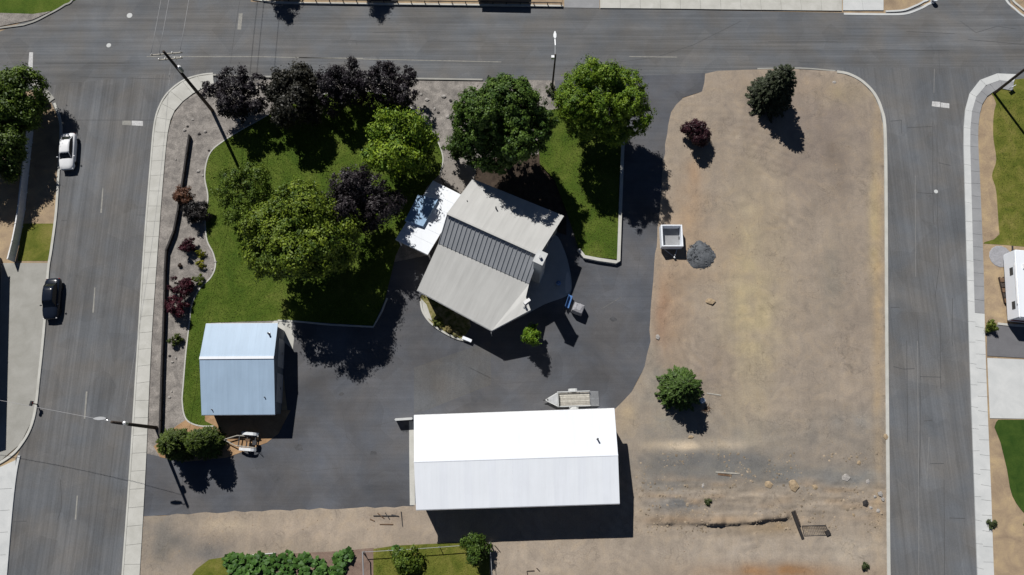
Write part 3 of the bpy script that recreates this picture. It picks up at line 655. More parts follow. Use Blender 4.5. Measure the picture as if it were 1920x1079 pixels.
for i, (a, b) in enumerate(((0, 1), (2, 3))):
    p, q_ = iw[a], iw[b]; wall_quad(shed, 'wall', [p, q_, q_+Vector((0, 0, ez)), p+Vector((0, 0, ez))], M['wall_w'])
for (a, b, R) in ((1, 2, RR), (3, 0, RL)):
    p, q_ = iw[a], iw[b]; m_ = (p+q_)/2; m_.z = rzh-.1
    wall_quad(shed, 'gable_wall', [p, q_, q_+Vector((0, 0, ez-.02)), m_, p+Vector((0, 0, ez-.02))], M['wall_w'])
p, q_ = iw[3], iw[0]
for t0, t1 in ((.08, .36), (.40, .68), (.74, .84)):
    a, b = p.lerp(q_, t0), p.lerp(q_, t1); o_ = Vector((-.11, 0, 0)); hh = 3.4 if t1-t0 > .2 else 2.1
    dpt = MB().loft([[a+o_, b+o_, b+o_+Vector((0,0,hh)), a+o_+Vector((0,0,hh))], [a+o_*.2, b+o_*.2, b+o_*.2+Vector((0,0,hh)), a+o_*.2+Vector((0,0,hh))]]).build('door', M['door'], shed)
    MB().box((a+b)/2+o_*1.3+Vector((0, 0, 1.0)), (.06, .2, .06)).build('handle', M['steel_dark'], dpt)
def vent(parent, px, py, z, h=.55, r=.07, mat=None):
    c = P(px, py, z); o = MB().tube([c-Vector((0,0,.15)), c+Vector((0,0,h))], r, 10).build('vent_pipe', mat or M['steel_dark'], parent)
    MB().lathe(c+Vector((0,0,-.06)), [(r*2.2, 0), (r*1.4, .12), (r*1.02, .13)], 10).build('flashing', mat or M['galv'], o)
vent(shed, 1120, 824, 4.75, .6, .09)
# swung-out gate leaf at the shed corner
a, b = P(744, 789, 0), P(775, 787, 0)
gate = thing('gate_leaf', 'short pale gate leaf standing out from the corner of the long white shed', 'gate', (a+b)/2)
MB().beam(a+Vector((0, 0, .62)), b+Vector((0, 0, .62)), .09, 1.0).build('panel', M['concrete_new'], gate)
MB().beam(a+Vector((0, 0, 1.15)), b+Vector((0, 0, 1.15)), .26, .07).build('top_rail', M['concrete_new'], gate)
for t in (0.0, 1.0): MB().beam(a.lerp(b, t)+Vector((0, 0, .02)), a.lerp(b, t)+Vector((0, 0, 1.2)), .12, .12).build('post', M['concrete_new'], gate)

# --- small shed with a pale blue metal roof
z_t, z_b, z_r = 3.3, 2.8, 3.95
TL, TR, BR, BL = P(386, 608, z_t), P(521, 607, z_t), P(515.5, 778, z_b), P(378, 779, z_b)
RL, RR = P(374, 672, z_r), P(513.5, 671, z_r)
cc = (TL+TR+BR+BL)/4
gar = thing('small_garage', 'small garage with a pale blue metal roof beside the front lawn', 'garage', (cc.x, cc.y, 0))
bm2 = mat_roof('pale_galvanised_steel_b', (.335, .45, .585), .45, 0.0, .07, .06)
roof_strips(gar, TL, TR, RR, RL, 14, .003, M['blue_metal'], mat2=bm2)
roof_strips(gar, BL, BR, RR, RL, 14, .003, M['blue_metal'], mat2=bm2)
MB().beam(RL+Vector((0, 0, .03)), RR+Vector((0, 0, .03)), .3, .06).build('ridge_cap', M['white_metal'], gar)
for a, b in ((TL, TR), (BL, BR)): MB().beam(a+Vector((0, 0, -.1)), b+Vector((0, 0, -.1)), .1, .1).build('gutter', M['trim'], gar)
iw = inset((TL, TR, BR, BL), cc, .4)
dark_side = mat_plain('siding_slate', (.16, .18, .20), .7)
for a, b, zz in ((0, 1, z_t), (2, 3, z_b)):
    p, q_ = iw[a], iw[b]; wall_quad(gar, 'wall', [p, q_, q_+Vector((0, 0, zz-.06)), p+Vector((0, 0, zz-.06))], dark_side)
for a, b, R, za, zb in ((1, 2, RR, z_t, z_b), (3, 0, RL, z_b, z_t)):
    p, q_ = iw[a], iw[b]; m_ = Vector((R.x, R.y, z_r-.12)); t = (m_-p).dot(q_-p)/(q_-p).length_squared; mm = p.lerp(q_, t); mm.z = z_r-.12
    wall_quad(gar, 'gable_wall', [p, q_, q_+Vector((0, 0, zb-.06)), mm, p+Vector((0, 0, za-.06))], dark_side)
p, q_ = iw[1], iw[2]
for t0, t1 in ((.12, .46), (.54, .88)):
    a, b = p.lerp(q_, t0), p.lerp(q_, t1); d0, d1 = Vector((.02, 0, 0)), Vector((.12, 0, 0)); hh = 2.2
    dpt = MB().loft([[a+d0, b+d0, b+d0+Vector((0,0,hh)), a+d0+Vector((0,0,hh))], [a+d1, b+d1, b+d1+Vector((0,0,hh)), a+d1+Vector((0,0,hh))]]).build('garage_door', M['door'], gar)
    MB().box((a+b)/2+Vector((.15, 0, .9)), (.05, .25, .05)).build('handle', M['steel_dark'], dpt)
vent(gar, 505, 627, 3.5, .5, .10); vent(gar, 497, 746, 3.05, .3, .06); vent(gar, 398, 769, 2.87, .3, .05)

# --- the house
zr, zu, zm, zl = 6.5, 5.3, 4.5, 3.3
r0, r1 = P(838, 401, zr), P(1011, 479, zr)
u0, u1 = P(886, 336, zu), P(1057, 405, zu)
u1 = r1 + (u0-r0)*((u1-r1).length/(u0-r0).length)*.5 + (u1-r1)*.5
m0, m1 = P(822, 457, zm), P(992, 533, zm)
l0, l1, l2, l3 = P(782, 545, zl), P(922, 621, zl), P(995, 582, 4.55), P(986, 558, 4.45)
cc = (u0+u1+l0+l1)/4
house = thing('house', 'house with a stepped light grey metal roof and a tall chimney among the trees', 'house', (cc.x, cc.y, 0), 0)
gr2 = mat_roof('light_grey_steel_roof_b', (.475, .475, .46), .6, math.radians(25), .08, .06)
band = mat_plain('grey_steel_roof_shaded', (.33, .345, .365), .5, var=.06, scale=.7)  # same steel as the other slopes, colour darkened for facing off the sun
roof_strips(house, u0, u1, r1, r0, 24, .003, M['grey_roof'], mat2=gr2, th=.14)
dn = Vector((0, 0, -.2)); sh_ = (m0-r0)*.03
roof_strips(house, m0, m1, r1+dn+(m1-r1)*.02, r0+dn+(m0-r0)*.02, 22, .07, band, th=.1)
# lower slope: main part and the corner cut
roof_strips(house, l0, l1, m1+Vector((0, 0, -.06)), m0+Vector((0, 0, -.06)), 24, .003, M['grey_roof'], mat2=gr2, th=.12)
wing = MB().loft([[l1+Vector((0, 0, -.1)), l2+Vector((0, 0, -.1)), l3+Vector((0, 0, -.1)), m1+Vector((0, 0, -.16))], [l1, l2, l3, m1+Vector((0, 0, -.065))]]).build('corner_roof', M['grey_roof'], house)
MB().beam(r0+Vector((0, 0, .02)), r1+Vector((0, 0, .02)), .22, .08).build('ridge_cap', M['grey_roof'], house)
for a, b in ((l0, l1), (l1, l2)): MB().beam(a+Vector((0, 0, -.14)), b+Vector((0, 0, -.14)), .12, .12).build('gutter', M['trim'], house)
ft = [u0, u1, Vector(r1), Vector(m1), Vector(l2), Vector(l1), Vector(l0)]
iw = inset(ft, cc, .7); zs = [zu, zu, zr, zm, 3.4, zl, zl]
for i in range(len(iw)):
    j = (i+1) % len(iw); p, q_ = iw[i], iw[j]
    w_ = wall_quad(house, 'wall', [p, q_, q_+Vector((0, 0, zs[j]-.3)), p+Vector((0, 0, zs[i]-.3))], M['wall_t'])
    nrm = Vector(((q_-p).y, -(q_-p).x, 0)).normalized()
    if ((p+q_)/2+nrm-cc).length < ((p+q_)/2-nrm-cc).length: nrm = -nrm
    for t in (.3, .7):
        if (q_-p).length < 4: continue
        c_ = p.lerp(q_, t)+nrm*.09+Vector((0, 0, 1.5)); dd = (q_-p).normalized()*.6
        wd = MB().loft([[c_-dd-Vector((0,0,.6)), c_+dd-Vector((0,0,.6)), c_+dd+Vector((0,0,.6)), c_-dd+Vector((0,0,.6))], [c_+nrm*.06-dd-Vector((0,0,.6)), c_+nrm*.06+dd-Vector((0,0,.6)), c_+nrm*.06+dd+Vector((0,0,.6)), c_+nrm*.06-dd+Vector((0,0,.6))]]).build('window', M['trim'], house)
        dd2 = dd*.84; c2 = c_+nrm*.055
        MB().loft([[c2-dd2-Vector((0,0,.5)), c2+dd2-Vector((0,0,.5)), c2+dd2+Vector((0,0,.5)), c2-dd2+Vector((0,0,.5))], [c2+nrm*.02-dd2-Vector((0,0,.5)), c2+nrm*.02+dd2-Vector((0,0,.5)), c2+nrm*.02+dd2+Vector((0,0,.5)), c2+nrm*.02-dd2+Vector((0,0,.5))]]).build('pane', M['glass'], wd)
# chimney: tall clad box at the ridge end
ch = P(1013, 484, 8.3); rot = math.atan2((r1-r0).y, (r1-r0).x)
cm = MB().box((ch.x, ch.y, 4.15), (.95, 1.25, 8.3), rot).build('chimney', mat_plain('chimney_cladding', (.40, .42, .43), .7), house)
MB().box((ch.x, ch.y, 8.34), (1.15, 1.45, .12), rot).build('cap', M['concrete_new'], cm)
MB().tube([(ch.x, ch.y, 8.38), (ch.x, ch.y, 8.75)], .16, 12).build('flue', M['galv'], cm)
vent(house, 930, 392, 5.75, .55, .08); vent(house, 876, 378, 5.9, .2, .05)
vent(house, 985, 576, 4.45, .45, .12)
sk = P(988, 566, 4.5); MB().box((sk.x, sk.y, sk.z), (.8, .35, .25), rot+1.1).build('roof_box', M['trim'], house)
ds0, ds1 = P(921, 624, 3.2), P(918, 648, .1)
MB().tube([P(921, 625, 3.1), Vector((P(921, 625, 3.1).x, P(921, 625, 3.1).y+.15, .3))], .045, 8).build('downspout', M['galv'], house)

# --- flat white patio roof on posts, with a raised panel on it
pz = 2.9
pt = [P(742, 450, pz), P(812, 340, pz), P(869, 369, pz), P(802, 479, pz)]
pc = (pt[0]+pt[1]+pt[2]+pt[3])/4
pat = thing('patio_cover', 'flat white patio cover joined to the house under the trees', 'patio cover', (pc.x, pc.y, 0))
for i in range(6):
    t0, t1 = i/6+.001, (i+1)/6-.001
    A_, B_, C_, D_ = pt[0].lerp(pt[1], t0), pt[0].lerp(pt[1], t1), pt[3].lerp(pt[2], t1), pt[3].lerp(pt[2], t0)
    up = Vector((0, 0, .09)); MB().loft([[A_, B_, C_, D_], [A_+up, B_+up, C_+up, D_+up]]).build('roof_panel', M['white_metal'], pat)
for p in inset(pt, pc, .3): MB().beam(p, p+Vector((0, 0, pz)), .14, .14).build('post', M['trim'], pat)
for a, b in ((0, 1), (1, 2), (3, 0)): MB().beam(pt[a]+Vector((0, 0, -.08)), pt[b]+Vector((0, 0, -.08)), .1, .16).build('fascia', M['trim'], pat)
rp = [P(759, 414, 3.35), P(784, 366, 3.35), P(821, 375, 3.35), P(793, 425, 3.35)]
dn = Vector((0, 0, -.38)); MB().loft([[q+dn for q in rp], rp]).build('raised_panel', mat_plain('panel_tree_shade_blue', (.26, .40, .58), .5), pat)  # blue of the tree shade is painted into the panel colour

# --- neighbours' buildings at the edges
def simple_house(name, label, corners, eave, ridge, wall, roof, along01=True, strips=10, over=.4):
    """corners: four ground points; ridge runs parallel to 0-1"""
    c = sum(corners, Vector())/4
    o = thing(name, label, 'house', (c.x, c.y, 0))
    ev = []
    for p in corners:
        d = Vector((p.x-c.x, p.y-c.y, 0)); ev.append(Vector((p.x, p.y, eave))+d.normalized()*over)
    ra = (ev[1]+ev[2])/2; rb = (ev[0]+ev[3])/2; ra.z = rb.z = ridge
    roof_strips(o, ev[0], ev[1], ra, rb, strips, .012, roof); roof_strips(o, ev[3], ev[2], ra, rb, strips, .012, roof)
    for i in range(4):
        p, q_ = corners[i], corners[(i+1) % 4]; p = Vector((p.x, p.y, 0)); q_ = Vector((q_.x, q_.y, 0))
        if i in (1, 3):
            m_ = (p+q_)/2; m_.z = ridge-.1; pts = [p, q_, q_+Vector((0, 0, eave)), m_, p+Vector((0, 0, eave))]
        else: pts = [p, q_, q_+Vector((0, 0, eave-.03)), p+Vector((0, 0, eave-.03))]
        wall_quad(o, 'wall', pts, wall)
    return o
simple_house('neighbour_house', 'dark roofed house at the edge of the concrete apron west of the street', [P(2, 486), P(-6, 795), P(-170, 795), P(-160, 486)], 3.0, 4.6, mat_plain('dark_siding', (.06, .065, .075), .8), M['dark_roof'])
simple_house('neighbour_garage', 'garage north of the north street casting a square shadow on the kerb', [P(882, -24), P(966, -22), P(966, -130), P(882, -132)], 3.9, 4.4, M['wall_t'], M['dark_roof'])

# ------------------------------------------------------------------ trees and shrubs
def leaf_quads(pos, nrm, size, cols, asp=1.0, droop=None):
    """one bent four-cornered leaf per position"""
    n = len(pos)
    nrm = nrm/np.linalg.norm(nrm, axis=1, keepdims=True)
    t = rng.normal(size=(n, 3)); t -= (t*nrm).sum(1, keepdims=True)*nrm; t /= np.linalg.norm(t, axis=1, keepdims=True)+1e-9
    if droop is not None:
        t = droop-(droop*nrm).sum(1, keepdims=True)*nrm; t /= np.linalg.norm(t, axis=1, keepdims=True)+1e-9
    b = np.cross(nrm, t); s = size[:, None]
    v = np.stack([pos-t*s, pos+b*s*.55/asp+nrm*s*.12, pos+t*s, pos-b*s*.55/asp+nrm*s*.12], 1)
    return v.reshape(-1, 3), np.repeat(cols, 4, axis=0)

def crown(name, blobs, dens, leaf, c0, c1, mat, parent, clump=.42, per=26, lit=None, lower=-.75, seed=0):
    """blobs: (centre, (rx, ry, rz)); leaves gathered in clumps over an uneven skin, some inside"""
    global rng
    rng = np.random.default_rng(seed+101)
    o3 = np.array(world_of(parent).translation); PV = []; PN = []; PC = []; PS = []
    c0, c1 = np.array(c0), np.array(c1)
    allc = [(np.array(c), np.array(r)) for c, r in blobs]
    for bi, (c, r) in enumerate(allc):
        area = 4*math.pi*((r[0]*r[1])**1.6/3+(r[0]*r[2])**1.6/3+(r[1]*r[2])**1.6/3)**(1/1.6)
        n = max(6, int(area*dens))
        d = rng.normal(size=(n, 3)); d /= np.linalg.norm(d, axis=1, keepdims=True)
        d = d[(d[:, 2] > lower)]; n = len(d)
        lump = .86+.28*vnoise(d[:, 0]*3+bi*7+30, d[:, 1]*3+d[:, 2]*2.3+30, .7, 77+bi+seed)
        rad = np.where(rng.random(n) < .78, rng.uniform(.86, 1.04, n), rng.uniform(.35, .86, n))*lump
        cp = c+d*r*rad[:, None]
        # drop clumps buried deep in another blob
        keep = np.ones(n, bool)
        for bj, (c2, r2) in enumerate(allc):
            if bj != bi: keep &= (((cp-c2)/r2)**2).sum(1) > .45
        keep |= rng.random(n) < .25
        g3 = vnoise(cp[:, 0]+cp[:, 2]*.7+50, cp[:, 1]-cp[:, 2]*.6+50, max(.55, r.max()*.22), 90+seed)
        keep &= (g3 > .34) | (rng.random(n) < .12)
        cp = cp[keep]; d = d[keep]; n = len(cp)
        cm = np.clip(rng.normal(.45, .27, n), 0, 1)
        cs = rng.uniform(.6, 1.3, n)*clump
        off = rng.normal(size=(n, per, 3))*cs[:, None, None]*np.array([.52, .52, .40])
        pp = (cp[:, None, :]+off).reshape(-1, 3)
        nn = np.repeat(d, per, axis=0)*.8+off.reshape(-1, 3)/(clump)*.5+rng.normal(size=(n*per, 3))*.5+np.array([0, 0, .35])
        mixc = np.clip(np.repeat(cm, per)+rng.normal(0, .16, n*per), 0, 1)[:, None]
        PV.append(pp); PN.append(nn); PC.append(c0*(1-mixc)+c1*mixc); PS.append(rng.uniform(.65, 1.35, n*per)*leaf)
    v, cc_ = leaf_quads(np.concatenate(PV), np.concatenate(PN), np.concatenate(PS), np.concatenate(PC))
    v = v-o3
    ok = (v[:, 2].reshape(-1, 4).min(1) > .02)
    v = v.reshape(-1, 4, 3)[ok].reshape(-1, 3); cc_ = cc_.reshape(-1, 4, 3)[ok].reshape(-1, 3)
    return np_mesh(name, v, np.arange(len(v)), 4, mat, parent, cols=cc_)

def trunk(parent, base, tips, r, h):
    base = Vector(base); mb = MB()
    top = base+Vector((random.uniform(-.1, .1), random.uniform(-.1, .1), h))
    mb.tube([base-Vector((0, 0, .1)), base+Vector((0, 0, .15)), base.lerp(top, .5), top], [r*1.5, r*1.15, r*.9, r*.7], 9)
    for t in tips:
        t = Vector(t); s = base.lerp(top, random.uniform(.6, .98)); m_ = s.lerp(t, .5)+Vector((random.uniform(-.3, .3), random.uniform(-.3, .3), .25))
        mb.tube([s, m_, t], [r*.5, r*.32, r*.1], 6)
    return mb.build('trunk', M['bark'], parent, smooth=True)

def tree(name, label, px, py, zc, r, rz, c0, c1, seed, n_lobes=10, dens=3.4, leaf=.12, clump=.36, per=42, mat='leaf', group=None, squash=(1, 1), lobe=.46, base_z=.05, cat='tree', tr=.2, lower=-.75, cone=.25):
    """crown centre seen at pixel (px, py), at height zc; several lobes make an uneven crown"""
    random.seed(seed); c = P(px, py, zc)
    o = thing(name, label, cat, (c.x, c.y, base_z), 0, group)
    blobs = [((c.x, c.y, zc-.08*rz), (r*.60*squash[0], r*.60*squash[1], rz*.66))]; tips = []
    for i in range(n_lobes):
        a = 2*math.pi*(i+random.uniform(-.3, .3))/n_lobes*1.0 if n_lobes else 0; el = [-.55, .1, .55, -.2, 1.05, .3, -.45, .75][i % 8]+random.uniform(-.15, .15)
        k = random.uniform(.48, .95); lr = r*lobe*random.uniform(.45, 1.2)*(1-cone*max(0, math.sin(el)))*(1.15 if k < .7 else .8)
        p = (c.x+math.cos(a)*math.cos(el)*r*k*squash[0], c.y+math.sin(a)*math.cos(el)*r*k*squash[1], zc+math.sin(el)*rz*k)
        blobs.append((p, (lr, lr, lr*rz/r*.85))); tips.append(p)
    trunk(o, (c.x, c.y, base_z), tips[:7], tr, max(zc-rz*.35-base_z, .3))
    crown('crown', blobs, dens, leaf, c0, c1, M[mat], o, clump, per, seed=seed, lower=lower)
    return o

def conifer(name, label, px, py, ztop, r, c0, c1, seed, tiers=16, per=60, group=None, power=.85, leaf=.17, base_z=.05, mat='leaf', zlow=.4, cat='tree', lean=0):
    """layered boughs round a straight stem; (px, py) is the foot"""
    global rng
    rng = np.random.default_rng(seed); random.seed(seed); c = P(px, py, base_z)
    o = thing(name, label, cat, (c.x, c.y, base_z), 0, group)
    MB().tube([c-Vector((0, 0, .1)), c+Vector((0, 0, ztop*.5)), c+Vector((0, 0, ztop*.97))], [.2, .12, .02], 8).build('trunk', M['bark'], o, smooth=True)
    PV = []; PN = []; PC = []; PS = []; DR = []; mb = MB(); c0, c1 = np.array(c0), np.array(c1)
    for t in range(tiers):
        f = t/(tiers-1); z = zlow+(ztop-zlow)*f; R = r*(1-f)**power+.12
        nb_ = max(5, int(7+R*4.5))
        for k_ in range(nb_):
            a = 2*math.pi*(k_+random.uniform(-.4, .4))/nb_+t*.7; L = R*random.uniform(.72, 1.1); n = max(8, int(per*L/r))
            s = rng.random(n)**.7*L; w = (.10+.28*(1-s/L))*min(R, 1.6)*.8
            lat = rng.normal(0, 1, n)*w*.6; dz = -.10*s+.05*s*s/L+rng.normal(0, .06, n)+rng.uniform(-.12, .12)
            x = np.cos(a)*s-np.sin(a)*lat; y = np.sin(a)*s+np.cos(a)*lat
            PV.append(np.column_stack([x, y, z+dz])); PN.append(np.column_stack([rng.normal(0, .35, n), rng.normal(0, .35, n), np.ones(n)])+np.array([math.cos(a), math.sin(a), 0])*.35)
            DR.append(np.column_stack([np.cos(a+lat*.5), np.sin(a+lat*.5), rng.normal(-.1, .3, n)]))
            m_ = np.clip(rng.normal(.35, .2)+.35*s/L+rng.normal(0, .12, n), 0, 1)[:, None]; PC.append(c0*(1-m_)+c1*m_); PS.append(rng.uniform(.7, 1.3, n)*leaf)
            if R > .5: mb.tube([c+Vector((0, 0, z)), c+Vector((math.cos(a)*L*.9, math.sin(a)*L*.9, z-.06*L))], [.03, .008], 4)
    mb.build('bough', M['bark'], o)
    v, cc_ = leaf_quads(np.concatenate(PV), np.concatenate(PN), np.concatenate(PS), np.concatenate(PC), asp=1.5, droop=np.concatenate(DR))
    v[:, 2] -= 0
    ok = (v[:, 2].reshape(-1, 4).min(1) > .02-base_z)
    v = v.reshape(-1, 4, 3)[ok].reshape(-1, 3); cc_ = cc_.reshape(-1, 4, 3)[ok].reshape(-1, 3)
    v[:, 2] -= 0
    np_mesh('crown', v, np.arange(len(v)), 4, M[mat], o, cols=cc_)
    return o

PUR0, PUR1 = (.008, .0065, .009), (.030, .023, .030)
tree('plum_tree', 'dark purple plum tree next to the utility pole at the street corner', 442, 184, 3.7, 3.6, 3.0, PUR0, PUR1, 1, mat='leaf_dark')
tree('plum_tree', 'blackish olive plum tree standing second from the corner utility pole', 549, 180, 3.6, 3.7, 2.9, (.010, .0105, .007), (.032, .030, .019), 2, mat='leaf_dark', clump=.55, leaf=.16, lobe=.40, n_lobes=13)
tree('plum_tree', 'dark purple plum tree third from the corner utility pole', 640, 162, 3.7, 2.95, 3.1, PUR0, (.036, .029, .037), 3, mat='leaf_dark', n_lobes=12, lobe=.42)
tree('plum_tree', 'dark purple plum tree above the bright green lawn tree, beside the bare gravel', 724, 164, 3.9, 3.1, 3.2, PUR0, PUR1, 4, mat='leaf_dark')
tree('plum_tree', 'dark purple plum tree beside the white patio cover', 676, 372, 6.4, 3.9, 4.2, (.010, .008, .010), (.036, .028, .032), 5, mat='leaf_dark', squash=(1, .8))
tree('ash_tree', 'loose bright yellow green tree beside the patio cover on the front lawn', 750, 272, 5.6, 4.4, 4.4, (.055, .12, .010), (.24, .33, .022), 6, dens=2.0, leaf=.16, clump=.60, per=46, lobe=.34, n_lobes=15)
tree('maple_tree', 'dense rounded bright green tree beside the driveway entrance', 1133, 186, 7.6, 5.0, 4.8, (.050, .11, .008), (.185, .27, .018), 7, squash=(1, .88), n_lobes=17, dens=4.0, base_z=.3, tr=.28, lobe=.50)
tree('shade_tree', 'dense mid green tree shading the upper roof of the house', 943, 240, 8.8, 5.2, 6.0, (.028, .066, .010), (.105, .175, .024), 8, squash=(1, .86), n_lobes=22, dens=4.0, leaf=.14, clump=.34, tr=.3, lobe=.44)
tree('broad_tree', 'broad olive green tree shading the driveway behind the small garage', 562, 442, 8.0, 6.0, 5.0, (.046, .088, .008), (.185, .245, .020), 9, squash=(1, .80), n_lobes=20, dens=3.0, leaf=.14, clump=.50, per=44, tr=.34, lobe=.44)
tree('lawn_tree', 'low green tree on the front lawn beside the gravel curve', 460, 362, 3.2, 4.0, 2.4, (.040, .078, .008), (.125, .18, .018), 10, n_lobes=13, dens=2.4, clump=.42, lobe=.36)
tree('lawn_shrub', 'small dark green tree touching the front walk beside the house', 852, 280, 2.6, 1.5, 1.9, (.03, .065, .01), (.08, .14, .02), 11, n_lobes=6)
conifer('pine_tree', 'grey green conifer alone at the north end of the dirt lot', 1438, 190, 7.6, 2.75, (.012, .020, .010), (.050, .062, .030), 12, tiers=20, per=90, power=.45, leaf=.15)
tree('plum_shrub', 'small maroon shrub near the driveway on the dirt lot', 1305, 247, 1.8, 1.4, 1.7, (.02, .006, .010), (.06, .018, .025), 13, n_lobes=7, lobe=.6, leaf=.10, clump=.24, mat='leaf_dark', dens=14, cat='shrub', tr=.07)
conifer('spruce_bush', 'bushy green spruce beside the blue barrel on the dirt lot', 1270, 732, 5.4, 2.6, (.022, .050, .010), (.085, .145, .028), 14, tiers=17, per=90, power=.55, leaf=.15)
tree('round_shrub', 'bright green bush rising into the sun in the shadow of the house', 996, 631, 2.5, 1.25, 1.7, (.06, .13, .008), (.17, .27, .015), 15, n_lobes=6, leaf=.10, clump=.25, dens=9, cat='shrub', tr=.08)
JG = 'columnar junipers by the lamp post'
for i, (x, y, s) in enumerate(((346, 836, 16), (396, 832, 17))):
    conifer('juniper', ('columnar dark green juniper standing between lamp post and trailer frame', 'columnar dark green juniper closest to the trailer frame')[i], x, y, 5.2, 1.7, (.024, .046, .007), (.080, .115, .014), s, tiers=26, per=85, power=.28, leaf=.12, zlow=.15, cat='shrub', group=JG)
conifer('juniper', 'low spreading juniper at the foot of the lamp post', 322, 826, 2.0, 1.3, (.03, .055, .008), (.085, .125, .016), 18, tiers=10, per=40, power=.5, leaf=.12, zlow=.12, cat='shrub')
tree('brown_shrub', 'rust brown shrub straddling the dark fence on the gravel bed', 344, 368, 1.3, 1.3, 1.2, (.07, .03, .018), (.19, .09, .05), 19, n_lobes=6, leaf=.09, clump=.24, dens=9, cat='shrub', tr=.06)
tree('shrub_shadow_mass', 'blackish leaf mass standing in for the shadow of the rust brown shrub', 366, 405, 1.2, 1.5, 1.0, (.010, .009, .010), (.030, .026, .024), 20, n_lobes=6, leaf=.09, clump=.24, dens=9, cat='shrub', tr=.06, mat='leaf_dark')  # added leaf mass in place of the brown shrub's cast shadow
MAR0, MAR1 = (.022, .004, .009), (.085, .016, .028)
tree('barberry_shrub', 'small maroon barberry shrub touching the yellow green ball shrub', 352, 462, .8, 1.0, .75, MAR0, MAR1, 21, n_lobes=6, leaf=.08, clump=.2, dens=12, cat='shrub', tr=.05)
tree('barberry_shrub', 'maroon barberry shrub in the middle of the gravel bed between two others', 340, 538, 1.0, 1.25, .95, MAR0, MAR1, 22, n_lobes=6, leaf=.08, clump=.2, dens=12, cat='shrub', tr=.05)
tree('barberry_shrub', 'largest maroon barberry shrub against the dark fence', 329, 576, 1.1, 1.4, 1.0, MAR0, (.11, .018, .032), 23, n_lobes=6, leaf=.08, clump=.2, dens=12, cat='shrub', tr=.05)
YG0, YG1 = (.10, .12, .008), (.30, .29, .02)
tree('ball_shrub', 'yellow green ball shrub touching the small maroon barberry', 376, 476, .4, .5, .42, YG0, YG1, 24, n_lobes=4, leaf=.06, clump=.12, dens=26, cat='shrub', tr=.03)
tree('ball_shrub', 'yellowest ball shrub in the bulge of the gravel bed', 377, 498, .45, .55, .45, (.14, .15, .01), (.36, .33, .02), 25, n_lobes=4, leaf=.06, clump=.12, dens=26, cat='shrub', tr=.03)
tree('ball_shrub', 'green ball shrub by the curved lawn edging', 372, 524, .5, .6, .5, (.05, .09, .008), (.17, .20, .02), 26, n_lobes=4, leaf=.06, clump=.13, dens=24, cat='shrub', tr=.03)
tree('ball_shrub', 'dark green ball shrub alone between dark fence and garage lawn', 330, 638, .6, .75, .6, (.03, .05, .007), (.09, .12, .015), 27, n_lobes=4, leaf=.07, clump=.14, dens=20, cat='shrub', tr=.04)
tree('dried_shrub', 'tiny brown shrub on the gravel by the dark fence', 337, 499, .22, .3, .22, (.05, .03, .022), (.10, .07, .05), 28, n_lobes=3, leaf=.05, clump=.08, dens=40, cat='shrub', tr=.02)
# west, east, south neighbours
tree('street_tree', 'large green tree overhanging the white fence west of the street', 6, 188, 4.2, 3.9, 3.8, (.028, .058, .007), (.11, .17, .014), 29, n_lobes=12, dens=5, leaf=.15, clump=.5, tr=.28)
tree('street_tree', 'dark green tree behind the white fence west of the street', -22, 285, 4.2, 3.6, 3.4, (.025, .05, .007), (.09, .14, .014), 30, n_lobes=9, dens=4.5, leaf=.15, clump=.5, tr=.24)
for i, (x, y, zc, r, rz, sd) in enumerate(((505, -62, 3.4, 1.8, 2.3, 31), (676, -72, 3.8, 2.5, 2.6, 32))):
    tree('verge_tree', ('narrow tree north of the street whose shadow points onto the road', 'rounder tree north of the street casting a wide shadow on the road')[i], x, y, zc, r, rz, (.03, .06, .01), (.09, .14, .02), sd, n_lobes=7, group='trees north of the street')
tree('round_bush', 'round green bush at the fence corner beside the long shed shadow', 893, 1028, 1.9, 1.45, 1.6, (.03, .065, .010), (.095, .155, .022), 33, n_lobes=7, leaf=.10, clump=.3, dens=8, cat='shrub', tr=.1, base_z=.1)
tree('leafy_bush', 'ragged green bush on the yellowing grass behind the garden', 762, 1056, 1.2, 1.5, 1.1, (.04, .08, .010), (.13, .18, .02), 34, n_lobes=7, leaf=.13, clump=.32, dens=5, cat='shrub', tr=.06, base_z=.1)
tree('round_shrub', 'small round green shrub at the kerb of the grey slab east of the street', 1859, 612, .5, .8, .55, (.06, .09, .01), (.18, .21, .03), 35, n_lobes=5, leaf=.08, clump=.18, dens=16, cat='shrub', tr=.04)
for i, (x, y, r, lb) in enumerate(((1329, 940, .42, 'small grey green weed clump on the earth ridge'), (1622, 1063, .4, 'dark green weed clump near the south end of the lot kerb'), (1861, 982, .7, 'low dark weed clump at the east pavement edge'), (1036, 172, .9, 'weedy shrub at the foot of the driveway lamp pole'))):
    tree('weed_clump', lb, x, y, .3, r, .35, (.035, .055, .018), (.10, .125, .05), 40+i, n_lobes=4, leaf=.07, clump=.14, dens=18, cat='weeds', tr=.02, base_z=.1)

for i, (x, y, r, lb) in enumerate(((822, 606, .55, 'yellow green shrub in the planted bed close to its rounded end'), (842, 618, .5, 'dry straw coloured shrub in the planted bed'), (858, 628, .5, 'olive shrub in the planted bed closest to the small white bench'))):
    tree('bed_shrub', lb, x, y, .35, r, .35, ((.06, .085, .012), (.16, .13, .05), (.06, .07, .02))[i], ((.16, .18, .03), (.30, .25, .11), (.14, .14, .04))[i], 80+i, n_lobes=5, leaf=.06, clump=.14, dens=16, cat='shrub', tr=.03)
